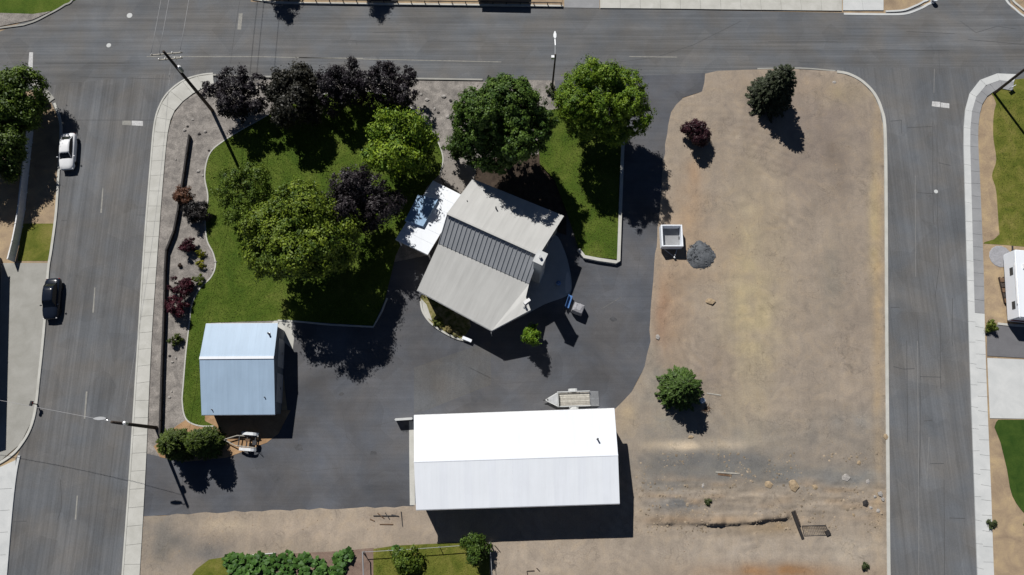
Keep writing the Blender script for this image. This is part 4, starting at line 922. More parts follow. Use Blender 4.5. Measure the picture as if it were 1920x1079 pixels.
# vegetable garden: broad-leaved plants, each its own thing
def squash(px, py, r, n, label, seed, c0=(.025, .07, .012), c1=(.08, .17, .03), h=.7):
    random.seed(seed); c = P(px, py, .12); o = thing('vegetable_plant', label, 'plant', c, 0, 'broad leaved plants in the vegetable garden')
    st = MB(); PVv = []; PF = []; PCc = []
    for i in range(n):
        a = random.uniform(0, 2*math.pi); d = r*math.sqrt(random.random()); s = random.uniform(.16, .34); z = random.uniform(.25, h)
        p = Vector((math.cos(a)*d, math.sin(a)*d, z)); st.tube([(c.x, c.y, c.z-.02), (c.x+p.x*.6, c.y+p.y*.6, c.z+z*.7), (c.x+p.x, c.y+p.y, c.z+z)], [.02, .015, .01], 4)
        M_ = Matrix.Translation(p) @ Matrix.Rotation(random.uniform(0, 6.3), 4, 'Z') @ Matrix.Rotation(random.uniform(-.6, .6), 4, 'X')
        ring = [M_ @ Vector((math.cos(q)*s*(1+.15*math.cos(5*q)), math.sin(q)*s*(1+.15*math.cos(5*q)), -.06+.05*math.sin(3*q))) for q in [2*math.pi*k/10 for k in range(10)]]
        b = len(PVv); PVv += [tuple(M_ @ Vector((0, 0, 0)))]+[tuple(v) for v in ring]
        for k in range(10): PF += [b, b+1+k, b+1+(k+1) % 10]
        m_ = random.random(); cc2 = np.array(c0)*(1-m_)+np.array(c1)*m_; PCc += [cc2]*11
    st.build('stem', M['leaf_dark'] if False else mat_stem, o)
    np_mesh('foliage', np.array(PVv), np.array(PF), 3, M['leaf'], o, cols=np.array(PCc))
mat_stem = mat_plain('green_stem', (.05, .09, .02), .7)
GL = ['broad leaved vegetable plant in the garden row along the white pipe', 'broad leaved vegetable plant in the garden row away from the white pipe', 'broad leaved vegetable plant in the garden beside the grey pipe']
for i, (x, y, r, n, w) in enumerate(((436, 1054, .9, 34, 0), (462, 1056, .9, 36, 0), (488, 1052, .9, 36, 0), (512, 1056, .8, 30, 0), (540, 1050, .9, 36, 0), (570, 1052, .9, 34, 0), (600, 1056, .7, 26, 2), (446, 1076, .9, 36, 1), (476, 1078, .9, 36, 1), (508, 1076, .8, 30, 1), (538, 1077, .9, 34, 1), (572, 1078, .8, 34, 1), (604, 1076, .8, 30, 2), (640, 1050, .8, 34, 2), (634, 1072, .8, 34, 2), (655, 1038, .6, 24, 2), (746, 1034, .6, 20, 2))):
    squash(x, y, r, n, GL[w] if i < 16 else 'broad leaved plant growing through the wire fence', 60+i)

# ------------------------------------------------------------------ poles and wires
def pole_base(name, label, px, py, h, r=.15, cat='utility pole', group=None):
    c = P(px, py, .05); o = thing(name, label, cat, c, 0, group)
    MB().tube([c-Vector((0, 0, .2)), c+Vector((0, 0, h*.5)), c+Vector((0, 0, h))], [r, r*.86, r*.68], 10).build('pole', M['wood_pole'], o, smooth=True)
    return o, c
def crossarm(o, c, z, L, ang):
    d = Vector((math.cos(ang), math.sin(ang), 0)); p = c+Vector((0, 0, z))+Vector((-d.y, d.x, 0))*.14
    a = MB().beam(p-d*L/2, p+d*L/2, .11, .13).build('crossarm', M['wood_grey'], o)
    tips = []
    for t in (-.46, -.2, .2, .46):
        q_ = p+d*L*t+Vector((0, 0, .06)); MB().lathe(q_, [(.03, 0), (.05, .06), (.035, .1), (.05, .14), (.03, .2)], 8).build('insulator', M['galv'], a)
        tips.append(q_+Vector((0, 0, .2)))
    for t in (-.3, .3): MB().beam(c+Vector((0, 0, z-.6)), p+d*L*t, .03, .05).build('brace', M['galv'], a)
    return tips
o, c = pole_base('utility_pole', 'tall dark wooden utility pole with crossarms at the north-west street corner', 398, 208, 13.4, .22)
tips1 = crossarm(o, c, 12.7, 3.4, .1) + crossarm(o, c, 11.7, 2.6, .1)
tr = c+Vector((.34, -.1, 9.6)); tk = MB().lathe(tr, [(.05, -.02), (.24, 0), (.24, .8), (.2, .86), (.05, .9)], 14).build('transformer', M['galv'], o)
for s in (-.1, .1): MB().lathe(tr+Vector((s, 0, .88)), [(.03, 0), (.05, .08), (.03, .22)], 8).build('bushing', M['wood_brown'], tk)
MB().beam(c+Vector((0, 0, 10)), tr+Vector((0, 0, .4)), .06, .06).build('bracket', M['galv'], o)
MB().tube([c+Vector((0, .2, .0)), c+Vector((0, .2, 2.6))], .05, 8).build('conduit', M['galv'], o)
pole1 = c
o, c = pole_base('street_lamp', 'wooden street lamp pole with a pale lamp head by the junipers', 293, 803, 9.6, .21, 'street lamp')
hd = c+Vector((0, 0, 9.2)); arm_to = hd+Vector((-.95, .35, .25))
MB().tube([hd, hd.lerp(arm_to, .5)+Vector((0, 0, .15)), arm_to], .045, 8).build('lamp_arm', M['galv'], o)
lh = MB().loft([[arm_to+Vector((x, y*w, z)) for y, z in ((-1, 0), (-.8, .12), (.8, .12), (1, 0), (.7, -.08), (-.7, -.08))] for x, w in ((.3, .08), (.0, .17), (-.4, .2), (-.75, .14), (-.95, .05))]).build('lamp_head', M['galv'], o, smooth=False)
MB().lathe(arm_to+Vector((-.4, 0, -.2)), [(.06, 0), (.13, .06), (.15, .13)], 12).build('lens', M['lamp_clear'], lh)
tk = MB().lathe(c+Vector((.3, 0, 7.2)), [(.05, -.02), (.2, 0), (.2, .6), (.05, .66)], 12).build('service_box', M['galv'], o)
pole3 = c
o, c = pole_base('street_lamp', 'street lamp pole with a long bright arm over the north street by the driveway', 1035, 168, 8.0, .13, 'street lamp')
hd = c+Vector((0, 0, 7.8)); arm_to = hd+Vector((-.05, 2.1, .35))
MB().tube([hd-Vector((0, 0, .25)), hd.lerp(arm_to, .5)+Vector((0, 0, .25)), arm_to], .07, 8).build('lamp_arm', M['alu'], o)
lh = MB().loft([[arm_to+Vector((x*w, y, z)) for x, z in ((-1, 0), (-.8, .12), (.8, .12), (1, 0), (.7, -.08), (-.7, -.08))] for y, w in ((-.2, .08), (.05, .2), (.4, .2), (.75, .06))]).build('lamp_head', M['alu'], o)
MB().lathe(arm_to+Vector((0, .25, -.16)), [(.06, 0), (.14, .05), (.17, .1)], 12).build('lens', M['lamp_clear'], lh)
bx_ = c+Vector((-.3, .05, 7.3)); MB().box(bx_, (.34, .3, .4)).build('service_box', M['alu'], o)
o, c = pole_base('utility_pole', 'wooden utility pole on the lawn edge at the north-east street corner', 1864, 176, 12.6, .18)
tips4 = crossarm(o, c, 12.0, 2.6, .2); pole4 = c
o, c = pole_base('utility_pole', 'wooden utility pole far up the north side street carrying the wires', 462, -330, 13.0, .18)
tips5 = crossarm(o, c, 12.4, 3.2, .1)
def wire(a, b, sag, label, r=.018, group='overhead wires'):
    a, b = Vector(a), Vector(b); pts = []
    for k in range(15):
        t = k/14; p = a.lerp(b, t); p.z -= sag*4*t*(1-t); pts.append(p)
    w = MB().tube(pts, r, 5).build('overhead_wire', M['wire'], smooth=True); tag(w, label, 'wire', group)
for i in (0, 1, 3):
    wire(tips1[i], tips5[i], .8, 'overhead wire running north from the corner utility pole', .024)
wire(pole3+Vector((0, 0, 8.2)), P(-330, 690, 8.5), .9, 'overhead wire leaving the lamp pole by the junipers towards the dark roofed house', .02)
wire(pole3+Vector((0, 0, 7.6)), tips1[5]-Vector((0, 0, 1.4)), 1.2, 'overhead wire between the corner utility pole and the lamp pole by the junipers', .014)
wire(tips4[2], P(2700, 300, 12.2), .9, 'overhead wire leaving the north-east utility pole eastward', .02)

# ------------------------------------------------------------------ fences
def fence(name, label, path, h, mat, bay=2.2, th=.06, post=.12, rail=True, cat='fence', z=.04, boards=True, capmat=None):
    pts = PP(path); n = max(1, int(sum((b-a).length for a, b in zip(pts[:-1], pts[1:]))/bay)); R = resample(pts, n)
    o = thing(name, label, cat, R[0]+Vector((0, 0, 0)))
    for p in R: MB().beam(p, p+Vector((0, 0, h+.06)), post, post).build('post', mat, o)
    for a, b in zip(R[:-1], R[1:]):
        d = (b-a).normalized(); a2, b2 = a+d*post*.5, b-d*post*.5; up = Vector((0, 0, 1))
        if boards: MB().beam(a2+up*(h*.5+z), b2+up*(h*.5+z), th, h-.08).build('panel', mat, o)
        MB().beam(a2+up*(h-.01), b2+up*(h-.01), th*2.0, .07).build('top_rail', capmat or mat, o)
    return o
fence('board_fence', 'long low dark board fence through the gravel bed along the west pavement', [(358, 258), (349, 320), (341, 375), (334, 415), (327, 448), (316, 462), (313, 505), (312, 560), (310, 620), (307, 700), (305, 770), (303, 832)], .62, M['wood_dark'], 2.4, .10)
fence('vinyl_fence', 'white vinyl fence under the large tree west of the street', [(64, 238), (54, 330), (47, 400), (42, 430), (36, 460), (28, 492)], 1.35, M['trim'], 2.0, .07, capmat=M['trim'])
fn = fence('rail_fence', 'low dark post and rail fence along the kerb north of the street', [(492, 0), (540, 4), (700, 6.5), (900, 9), (1052, 11)], .55, M['wood_dark'], 1.75, .05, .1, boards=False)
fence('wire_fence', 'thin pipe rail fence between shed shadow and yellowing grass', [(683, 1034), (720, 1032), (800, 1027), (918, 1018)], 1.1, M['galv'], 2.6, .02, .06, boards=False, z=.1)
fence('wire_fence', 'thin pipe rail fence running south from the round bush', [(919, 1018), (922, 1060), (925, 1110)], 1.1, M['galv'], 1.6, .02, .06, boards=False, z=.1)
o = thing('irrigation_pipe', 'white pipe laid along the edge of the vegetable garden', 'pipe', P(425, 1044, .12))
MB().tube([P(424, 1045, .16), P(470, 1042, .17), P(516, 1038, .16)], .055, 8).build('pipe', M['concrete_new'], o); MB().lathe(P(516, 1038, .10), [(.08, 0), (.08, .12), (.05, .16)], 10).build('valve', M['galv'], o)
o = thing('garden_pipe', 'grey pipe frame standing at the side of the vegetable garden', 'pipe', P(680, 1035, .1))
MB().tube([P(680, 1036, .1), P(680, 1036, 1.5), P(682, 1100, 1.5)], .07, 8).build('frame', M['concrete_grey'], o); MB().tube([P(682, 1100, .1), P(682, 1100, 1.5)], .06, 8).build('leg', M['concrete_grey'], o)

# ------------------------------------------------------------------ cars
def wheel(parent, c, r, w, axis_ang=0.0, world=False):
    t = MB().lathe(c, [(r*.62, -w/2), (r*.94, -w/2), (r, -w*.3), (r, w*.3), (r*.94, w/2), (r*.62, w/2)], 18, axis='X').build('wheel', M['rubber'], parent, world=world, smooth=False)
    MB().lathe(c, [(r*.6, -w*.46), (r*.62, 0), (r*.6, w*.46)], 14, axis='X').build('rim', M['galv'], t, world=world)
def car(name, label, loc, rotz, paint, L=4.7, W=1.82, group=None, suv=0.0):
    """nose towards local -y"""
    o = thing(name, label, 'car', loc, rotz, group); hw = W/2
    st = [(-.5, .62, .70, .40), (-.485, .82, .76, .30), (-.40, .95, .86, .24), (-.27, 1.0, .95, .22), (-.12, 1.0, 1.0, .22), (.12, 1.0, 1.0, .22), (.30, 1.0, 1.0+suv*.05, .22), (.42, .96, .98, .26), (.485, .86, .92, .32), (.5, .70, .84, .42)]
    rings = []
    for y, w, zt, zb in st:
        x = hw*w; Y = y*L
        rings.append([(-x*.86, Y, zb), (-x*.98, Y, zb+.12), (-x, Y, zb+.3), (-x*.97, Y, zt-.12), (-x*.86, Y, zt-.02), (-x*.4, Y, zt+.025), (x*.4, Y, zt+.025), (x*.86, Y, zt-.02), (x*.97, Y, zt-.12), (x, Y, zb+.3), (x*.98, Y, zb+.12), (x*.86, Y, zb)])
    MB().loft(rings).build('body', paint, o, world=False, smooth=True)
    # glass house and roof
    gs = [(-.235, .84, .93, .93), (-.10, .80, .95, 1.40+suv*.2), (.02, .79, .95, 1.46+suv*.22), (.16, .79, .95, 1.45+suv*.22), (.27, .78, .95, 1.36+suv*.24), (.40-.04*suv, .76, .93, .97)]
    rings = []
    for y, w, z0, z1 in gs:
        x = hw*w; xt = x*.80 if z1 > 1.2 else x
        rings.append([(-x, y*L, z0), (-xt, y*L, z1), (-xt*.5, y*L, z1+.02), (xt*.5, y*L, z1+.02), (xt, y*L, z1), (x, y*L, z0)])
    MB().loft(rings).build('window_glass', M['glass_dark'], o, world=False, smooth=False)
    rf = []
    for y, z in ((-.11, 1.40), (-.06, 1.44), (.05, 1.475), (.17, 1.465), (.265, 1.39)):
        x = hw*.66; zz = z+suv*.22; rf.append([(-x, y*L, zz-.03), (-x*.97, y*L, zz+.015), (-x*.5, y*L, zz+.045), (x*.5, y*L, zz+.045), (x*.97, y*L, zz+.015), (x, y*L, zz-.03)])
    MB().loft(rf).build('roof', paint, o, world=False, smooth=True)
    for sx in (-1, 1):
        for sy in (-.31, .30): wheel(o, (sx*(hw-.12), sy*L, .32), .32, .22)
        mr = MB().box((sx*(hw+.08), -.17*L, 1.0), (.2, .12, .14)).build('mirror', paint, o, world=False, bevel=.02)
        MB().box((sx*hw*.66, -.483*L, .64), (.38, .1, .14)).build('headlight', M['lamp_clear'], o, world=False, bevel=.02)
        MB().box((sx*hw*.7, .489*L, .76), (.34, .08, .14)).build('tail_light', M['lamp_red'], o, world=False, bevel=.02)
        MB().beam((sx*hw*.76, -.22*L, .97), (sx*hw*.62, -.11*L, 1.42+suv*.2), .05, .05).build('pillar', paint, o, world=False)
        MB().beam((sx*hw*.70, .385*L, .99), (sx*hw*.62, .27*L, 1.38+suv*.22), .06, .05).build('pillar', paint, o, world=False)
    MB().box((0, -.495*L, .42), (1.1, .06, .16)).build('bumper', M['steel_dark'], o, world=False)
    MB().box((0, .5*L, .55), (.5, .02, .14)).build('number_plate', M['trim'], o, world=False)
    return o
road_dir = (P(103, 420)-P(116, 250)); ang = math.atan2(road_dir.y, road_dir.x)+math.pi/2
c = P(127, 285, .7); car('parked_car', 'white car parked at the kerb half under the tree shadow', (c.x, c.y, .017), ang, M['paint_white_car'], 4.7)
c = P(97, 561, .7); car('parked_car', 'dark navy car parked beside the concrete apron', (c.x, c.y, .017), ang*.8, M['paint_navy_car'], 4.8, suv=.6)

# ------------------------------------------------------------------ trailers
def flatbed():
    a, b = P(1045, 750, .6), P(1106, 748, .6); d = (b-a).normalized(); rz_ = math.atan2(d.y, d.x); c = (a+b)/2; L = (b-a).length; W = 1.62
    o = thing('flatbed_trailer', 'grey flatbed trailer with a lowered tail ramp beside the long white shed', 'trailer', (c.x, c.y, .035), rz_)
    fr = MB()
    for y in (-W/2, W/2): fr.box((0, y, .5), (L, .09, .12))
    for x in (-L/2+.05, 0, L/2-.05): fr.box((x, 0, .49), (.09, W-.1, .09))
    fr.build('frame', M['galv'], o, world=False)
    for i in range(7):
        y = -W/2+.08+(W-.16)*(i+.5)/7; MB().box((0, y, .58), (L-.06, (W-.16)/7-.02, .045)).build('plank', random.choice((M['wood_grey'], pl2)), o, world=False)
    for y in (-W/2, W/2):
        MB().tube([(-L/2, y, .85), (L/2, y, .85)], .05, 8).build('side_rail', M['concrete_new'], o, world=False)
        for x in (-L/2+.04, -L/6, L/6, L/2-.04): MB().beam((x, y, .55), (x, y, .85), .05, .05).build('stake', M['concrete_new'], o, world=False)
        s = 1 if y > 0 else -1
        MB().loft([[(x, y+s*.06, z), (x, y+s*.34, z), (x, y+s*.34, z-.05), (x, y+s*.06, z-.05)] for x, z in ((-.55, .45), (-.42, .72), (-.2, .82), (.2, .82), (.42, .72), (.55, .45))]).build('fender', M['concrete_new'], o, world=False)
        t = MB().lathe((.0, y+s*.2, .33), [(.2, -.1), (.31, -.1), (.33, 0), (.31, .1), (.2, .1)], 16, axis='Y').build('wheel', M['rubber'], o, world=False)
        MB().lathe((.0, y+s*.2, .33), [(.19, -.09), (.2, 0), (.19, .09)], 12, axis='Y').build('rim', M['galv'], t, world=False)
    rp_ = MB()
    for i in range(9): rp_.box((L/2+.08+i*.115, 0, .5-i*.055), (.08, W, .035), ry=.4)
    for y in (-W/2, 0, W/2): rp_.beam((L/2, y, .5), (L/2+1.05, y, .03), .06, .06)
    rp_.build('ramp', M['galv'], o, world=False)
    tg = MB()
    for s in (-1, 1): tg.beam((-L/2, s*W*.45, .48), (-L/2-1.35, 0, .45), .1, .1)
    tg.build('tongue', M['concrete_new'], o, world=False)
    MB().add([(-L/2, -W*.42, .56), (-L/2, W*.42, .56), (-L/2-1.0, .12, .52), (-L/2-1.0, -.12, .52), (-L/2, -W*.42, .53), (-L/2, W*.42, .53), (-L/2-1.0, .12, .49), (-L/2-1.0, -.12, .49)], [(0,1,2,3),(7,6,5,4),(0,4,5,1),(1,5,6,2),(2,6,7,3),(3,7,4,0)]).build('tongue_deck', M['galv'], o, world=False)
    cp = MB().tube([(-L/2-1.3, 0, .45), (-L/2-1.6, 0, .47)], [.08, .06], 8).build('coupler', M['steel_dark'], o, world=False)
    MB().tube([(-L/2-1.15, .12, .02), (-L/2-1.15, .12, .8)], .04, 8).build('jack', M['steel_dark'], o, world=False)
    MB().box((-L/2+.05, 0, .95), (.06, W, .5)).build('front_board', M['concrete_new'], o, world=False)
pl2 = mat_plain('pale_timber', (.44, .42, .37), .85, var=.2, scale=4)
flatbed()

def box_trailer():
    z1 = 1.6; q4 = [P(1240.5, 421.5, z1), P(1280.5, 423, z1), P(1280, 463, z1), P(1240, 462.5, z1)]
    c = sum(q4, Vector())/4; W = (q4[1]-q4[0]).length; L = (q4[3]-q4[0]).length
    o = thing('box_trailer', 'white open topped box trailer next to the dark gravel pile', 'trailer', (c.x, c.y, .05))
    th = .17; b0 = .5
    MB().box((0, 0, b0), (W-.3, L-.3, .1)).build('floor', M['concrete_grey'], o, world=False)
    for x in (-1, 1): MB().box((x*(W-th)/2, 0, (z1+b0)/2-.05), (th, L, z1-b0)).build('side_wall', M['white_metal'], o, world=False, bevel=.03)
    for y in (-1, 1): MB().box((0, y*(L-th)/2, (z1+b0)/2-.05), (W-2*th-.005, th, z1-b0-.01)).build('end_wall', M['white_metal'], o, world=False, bevel=.03)
    MB().box((0, 0, b0-.12), (W*.6, L*.9, .12)).build('frame', M['steel_dark'], o, world=False)
    for x in (-1, 1):
        wheel(o, (x*(W/2-.18), 0, .32), .32, .2)
    tg = MB()
    for x in (-1, 1): tg.beam((x*W*.3, -L/2, .4), (.4, -L/2-.95, .38), .08, .1)
    tg.build('tongue', M['galv'], o, world=False)
    MB().tube([(.4, -L/2-.8, .02), (.4, -L/2-.8, .75)], .06, 8).build('jack', M['galv'], o, world=False)
    MB().lathe((.4, -L/2-1.0, .36), [(.05, 0), (.12, .03), (.12, .14), (.04, .18)], 10).build('coupler', M['alu'], o, world=False)
    MB().box((.5, L/2+.06, .9), (.5, .06, .14)).build('latch', M['steel_dark'], o, world=False)
box_trailer()

def frame_trailer():
    a, b = P(428, 824, .4), P(490, 829, .4); d = (b-a).normalized(); rz_ = math.atan2(d.y, d.x); c = P(466, 829, .0)
    o = thing('trailer_frame', 'bare trailer frame with white fenders on the dirt behind the small garage', 'trailer', (c.x, c.y, .055), rz_)
    tg = MB()
    for s in (-1, 1): tg.tube([(-2.6, 0, .45), (-1.2, s*.55, .45), (1.2, s*.62, .45)], .06, 8)
    tg.build('frame', M['wood_grey'], o, world=False)
    for x in (-.9, 0.0, .9): MB().beam((x, -.65, .45), (x, .65, .45), .1, .1).build('cross_member', M['steel_dark'], o, world=False)
    MB().tube([(.3, -.85, .34), (.3, .85, .34)], .05, 8).build('axle', M['steel_dark'], o, world=False)
    for s in (-1, 1):
        t = MB().lathe((.3, s*.85, .33), [(.2, -.1), (.31, -.1), (.33, 0), (.31, .1), (.2, .1)], 16, axis='Y').build('wheel', M['rubber'], o, world=False)
        MB().lathe((.3, s*.85, .33), [(.19, -.09), (.2, 0), (.19, .09)], 12, axis='Y').build('rim', M['galv'], t, world=False)
        MB().loft([[(x, s*.70, z), (x, s*1.02, z), (x, s*1.02, z-.05), (x, s*.70, z-.05)] for x, z in ((-.75, .45), (-.35, .72), (-.05, .8), (.65, .8), (.95, .66), (1.15, .42))]).build('fender', M['alu'], o, world=False)
    MB().box((.95, -.1, .62), (.45, .5, .35)).build('tool_box', M['steel_dark'], o, world=False, bevel=.03)
    MB().box((.1, .15, .56), (.5, .3, .16)).build('spring_plate', M['wood_brown'], o, world=False, bevel=.02)
    MB().tube([(1.2, -.5, .45), (1.35, -.6, 1.1), (1.3, -.95, .2)], .035, 6).build('hose', M['rubber'], o, world=False)
    MB().tube([(-2.5, .1, .02), (-2.5, .1, .7)], .04, 8).build('jack', M['galv'], o, world=False)
frame_trailer()

# white roofed camper and clutter on the east neighbour's yard
a = P(1903, 470, 2.7); b_ = P(1912, 598, 2.7); L = (b_-a).length; c = (a+b_)/2+Vector((1.25, 0, 0))
o = thing('camper_trailer', 'white roofed camper trailer parked east of the dirt strip', 'camper', (c.x, c.y, .03), math.atan2((a-b_).y, (a-b_).x)-math.pi/2)
MB().box((0, 0, 1.55), (2.45, L, 2.2)).build('body', M['white_metal'], o, world=False, bevel=.1)
MB().box((0, -L/2-.02, 1.2), (2.3, .06, .5)).build('shade_strip', mat_plain('maroon_wall_shade', (.10, .015, .03), .5), o, world=False)  # dark maroon strip paints the wall shadow below the white roof
for y in (-.9, .9): wheel(o, (-1.08, y, .34), .34, .2); wheel(o, (1.08, y, .34), .34, .2)
for y in (-L*.3, L*.2): MB().box((-1.235, y, 1.8), (.05, .9, .55)).build('window', M['glass'], o, world=False)
MB().box((-.2, L*.25, 2.72), (.6, .6, .16)).build('roof_vent', M['trim'], o, world=False, bevel=.03)
MB().tube([(-1.32, L*.3, 2.55), (-1.32, -L*.3, 2.55)], .05, 8).build('awning', M['trim'], o, world=False)
MB().beam((0, L/2, .45), (0, L/2+1.2, .42), .14, .12).build('tongue', M['steel_dark'], o, world=False)
c = P(1885, 545, .03)
o = thing('pallet_stack', 'weathered wooden pallets on the dirt beside the camper', 'pallets', c, .06)
for k_ in range(5): MB().box((0, -1.3+k_*.62, .36), (1.2, .5, .05)).build('slat', M['wood_pole'] if k_ % 2 else M['wood_brown'], o, world=False)
for x in (-.5, 0, .5): MB().box((x, 0, .17), (.1, 3.1, .32)).build('runner', M['wood_pole'], o, world=False)
c = P(1897, 577, .03)
o = thing('black_bin', 'black bin with a pale rim beside the camper', 'bin', c, -.3)
MB().loft([[(x*w, y*w, z) for x, y in ((-.5, -.55), (.5, -.55), (.5, .55), (-.5, .55))] for w, z in ((.8, 0), (1.0, .85))]).build('body', M['steel_dark'], o, world=False)
MB().box((0, .5, .9), (1.0, .12, .08)).build('rim', M['trim'], o, world=False); MB().box((0, -.06, .89), (.98, .94, .05)).build('lid', M['rubber'], o, world=False)
c = P(1876, 482, .045); o = MB().lathe(c, [(1.35, 0), (1.3, .03), (.1, .05)], 14).build('tarpaulin', M['cover']); o.scale = (1, 1, 1)
tag(o, 'round grey tarpaulin lying on the ground beside the camper', 'tarpaulin')

# ------------------------------------------------------------------ small things round the house and on the lot
c = P(1066, 568, .04); o = thing('garden_bench', 'blue plastic garden bench in the shadow behind the house', 'bench', c, -.32)
MB().box((0, 0, .46), (.48, 1.55, .06)).build('seat', M['blue_plastic'], o, world=False, bevel=.015)
for y in (-.65, .65): MB().box((0, y, .22), (.42, .07, .43)).build('leg', M['blue_plastic'], o, world=False)
MB().box((-.24, 0, .72), (.05, 1.55, .36)).build('backrest', M['blue_plastic'], o, world=False, bevel=.015)
c = P(1083, 582, .03); o = thing('covered_grill', 'grill under a creased grey cover beside the patio', 'grill', c, -.38)
rings = []
for w, z in ((1.02, .0), (1.0, .5), (.96, 1.0), (.9, 1.2), (.5, 1.32)):
    rings.append([(x*w*.62+random.uniform(-.03, .03), y*w*.55+random.uniform(-.03, .03), z+random.uniform(-.02, .04)*(z > .9)) for x, y in ((-1, -1), (-.3, -1.05), (.4, -1), (1, -1), (1.05, -.2), (1, .5), (1, 1), (.2, 1.05), (-.5, 1), (-1, 1), (-1.05, .3), (-1.03, -.4))])
MB().loft(rings).build('cover', M['cover'], o, world=False, smooth=False)
MB().tube([(.5, .62, .8), (-.5, .62, .82)], .03, 6).build('handle', M['steel_dark'], o, world=False)
for x in (-.5, .5): MB().lathe((x, .0, .1), [(.06, -.04), (.1, 0), (.06, .04)], 10, axis='X').build('wheel', M['rubber'], o, world=False)
c = P(1047, 532, .30); o = thing('play_ball', 'blue ball on the shaded patio', 'ball', (c.x, c.y, .06))
MB().lathe((0, 0, .3), [(.3*math.cos(a_), .3*math.sin(a_)) for a_ in [math.pi*(k_/10-.5)*.98 for k_ in range(11)]], 16).build('shell', M['blue_plastic'], o, world=False, smooth=True); MB().lathe((0, 0, .59), [(.03, 0), (.03, .02), (.01, .025)], 8).build('valve', M['trim'], o, world=False)
c = P(876, 638, .05); o = thing('bed_bench', 'small white bench at the end of the planted bed', 'bench', c, math.radians(-22))
MB().box((0, 0, .4), (1.15, .36, .07)).build('seat', M['white_metal'], o, world=False, bevel=.015)
for x in (-.45, .45): MB().box((x, 0, .19), (.08, .32, .38)).build('leg', M['trim'], o, world=False)
c = P(1314, 753, .08); o = thing('barrel', 'blue barrel with a white lid beside the bushy spruce', 'barrel', c)
MB().lathe((0, 0, 0), [(.27, 0), (.29, .05), (.29, .28), (.31, .31), (.29, .34), (.29, .6), (.31, .63), (.29, .66), (.28, .9)], 20).build('body', M['blue_plastic'], o, world=False)
MB().lathe((0, 0, .9), [(.30, -.02), (.30, .03), (.26, .05), (.04, .05)], 20).build('lid', M['white_metal'], o, world=False)
c = P(1326, 768, .08); o = thing('brush_pile', 'small heap of dry branches beside the blue barrel', 'branches', c)
for k_ in range(16):
    a_ = random.uniform(0, 6.28); L_ = random.uniform(.3, .8)
    MB().tube([(random.uniform(-.3, .3), random.uniform(-.3, .3), .05), (math.cos(a_)*L_, math.sin(a_)*L_, random.uniform(.1, .4))], [.025, .01], 5).build('branch', M['wood_brown'], o, world=False)
# gravel pile: mound with an uneven skin and loose stones
c = P(1312, 480, .06); o = thing('gravel_pile', 'dark grey gravel pile on the dirt beside the white box trailer', 'gravel pile', c)
ng = 30; gxx, gyy = np.meshgrid(np.linspace(-2.1, 2.1, ng), np.linspace(-2.0, 2.0, ng)); gxx = gxx.ravel(); gyy = gyy.ravel()
rr = np.hypot(gxx/1.78, gyy/1.7)*(1+.22*(vnoise(gxx+9, gyy+9, .9, 51)-.5)); zz = .42*np.clip(1-rr**2.2, 0, 1)+np.where(rr < 1, .16*vnoise(gxx+5, gyy+5, .5, 52), 0)
fcs = []
for i in range(ng-1):
    for j in range(ng-1):
        q4 = (i*ng+j, i*ng+j+1, (i+1)*ng+j+1, (i+1)*ng+j)
        if max(rr[k_] for k_ in q4) < 1.12: fcs += list(q4)
np_mesh('mound', np.column_stack([gxx, gyy, zz-.01]), np.array(fcs), 4, M['pile'], o)
def stone(rad, seed, sq=.45):
    rr_ = random.Random(seed); bm = bmesh.new(); bmesh.ops.create_icosphere(bm, subdivisions=1, radius=rad)
    ax, ay = rr_.uniform(.7, 1.3), rr_.uniform(.7, 1.2)
    for v in bm.verts: v.co *= rr_.uniform(.7, 1.2); v.co.z *= sq; v.co.x *= ax; v.co.y *= ay
    vs = [tuple(v.co) for v in bm.verts]; fs = [tuple(v.index for v in f.verts) for f in bm.faces]; bm.free(); return vs, fs
mb = MB()
for k_ in range(260):
    a_ = random.uniform(0, 6.28); d_ = 1.95*math.sqrt(random.random()); x_, y_ = math.cos(a_)*d_*.95, math.sin(a_)*d_*.9
    r_ = math.hypot(x_/1.78, y_/1.7); s_ = random.uniform(.03, .07); z_ = .42*max(0, 1-r_**2.2)+.08
    mb.box((x_, y_, z_), (s_*2, s_*1.6, s_*1.3), random.uniform(0, 3), random.uniform(-.5, .5), random.uniform(-.5, .5))
so = mb.build('stones', M['pile'], o, world=False); so['kind'] = 'stuff'
def boulder(px, py, r, label, mat, seed, group=None, name='boulder', cat='boulder'):
    c = P(px, py, .05); vs, fs = stone(r, seed); mb = MB().add([(v[0]+c.x, v[1]+c.y, v[2]+c.z+r*.18) for v in vs], fs)
    o = mb.build(name, mat); tag(o, label, cat, group)
boulder(1487, 913, .78, 'largest tan boulder in the rubble south on the dirt lot', M['rock'], 1)
boulder(1441, 909, .42, 'small tan boulder beside the largest boulder, towards the long shed', M['rock'], 2)
boulder(1527, 915, .42, 'small tan boulder beside the largest boulder, towards the east street', M['rock'], 3)
for i, (x, y, r) in enumerate(((1584, 897, .5), (1610, 868, .32), (1627, 904, .3), (1600, 966, .26), (1318, 912, .3), (1295, 820, .3))):
    boulder(x, y, r, 'loose brown stone lying in the dirt lot rubble', M['rock'] if i % 2 else M['rock_grey'], 10+i, 'loose stones on the dirt lot', 'stone', 'stone')
for i, (x, y, r) in enumerate(((1650, 927, .34), (1640, 932, .3), (1655, 937, .3), (1622, 945, .42), (1632, 953, .3), (1646, 958, .24))):
    boulder(x, y, r, 'pale concrete chunk heaped beside the lot kerb', M['rock_grey'] if i != 3 else M['wood_dark'], 30+i, 'concrete chunks by the lot kerb', 'rubble_chunk', 'rubble')
boulder(1563, 156, .3, 'pale stone alone near the rounded north kerb of the lot', M['concrete_new'] if False else M['rock_grey'], 50, None, 'stone', 'stone')
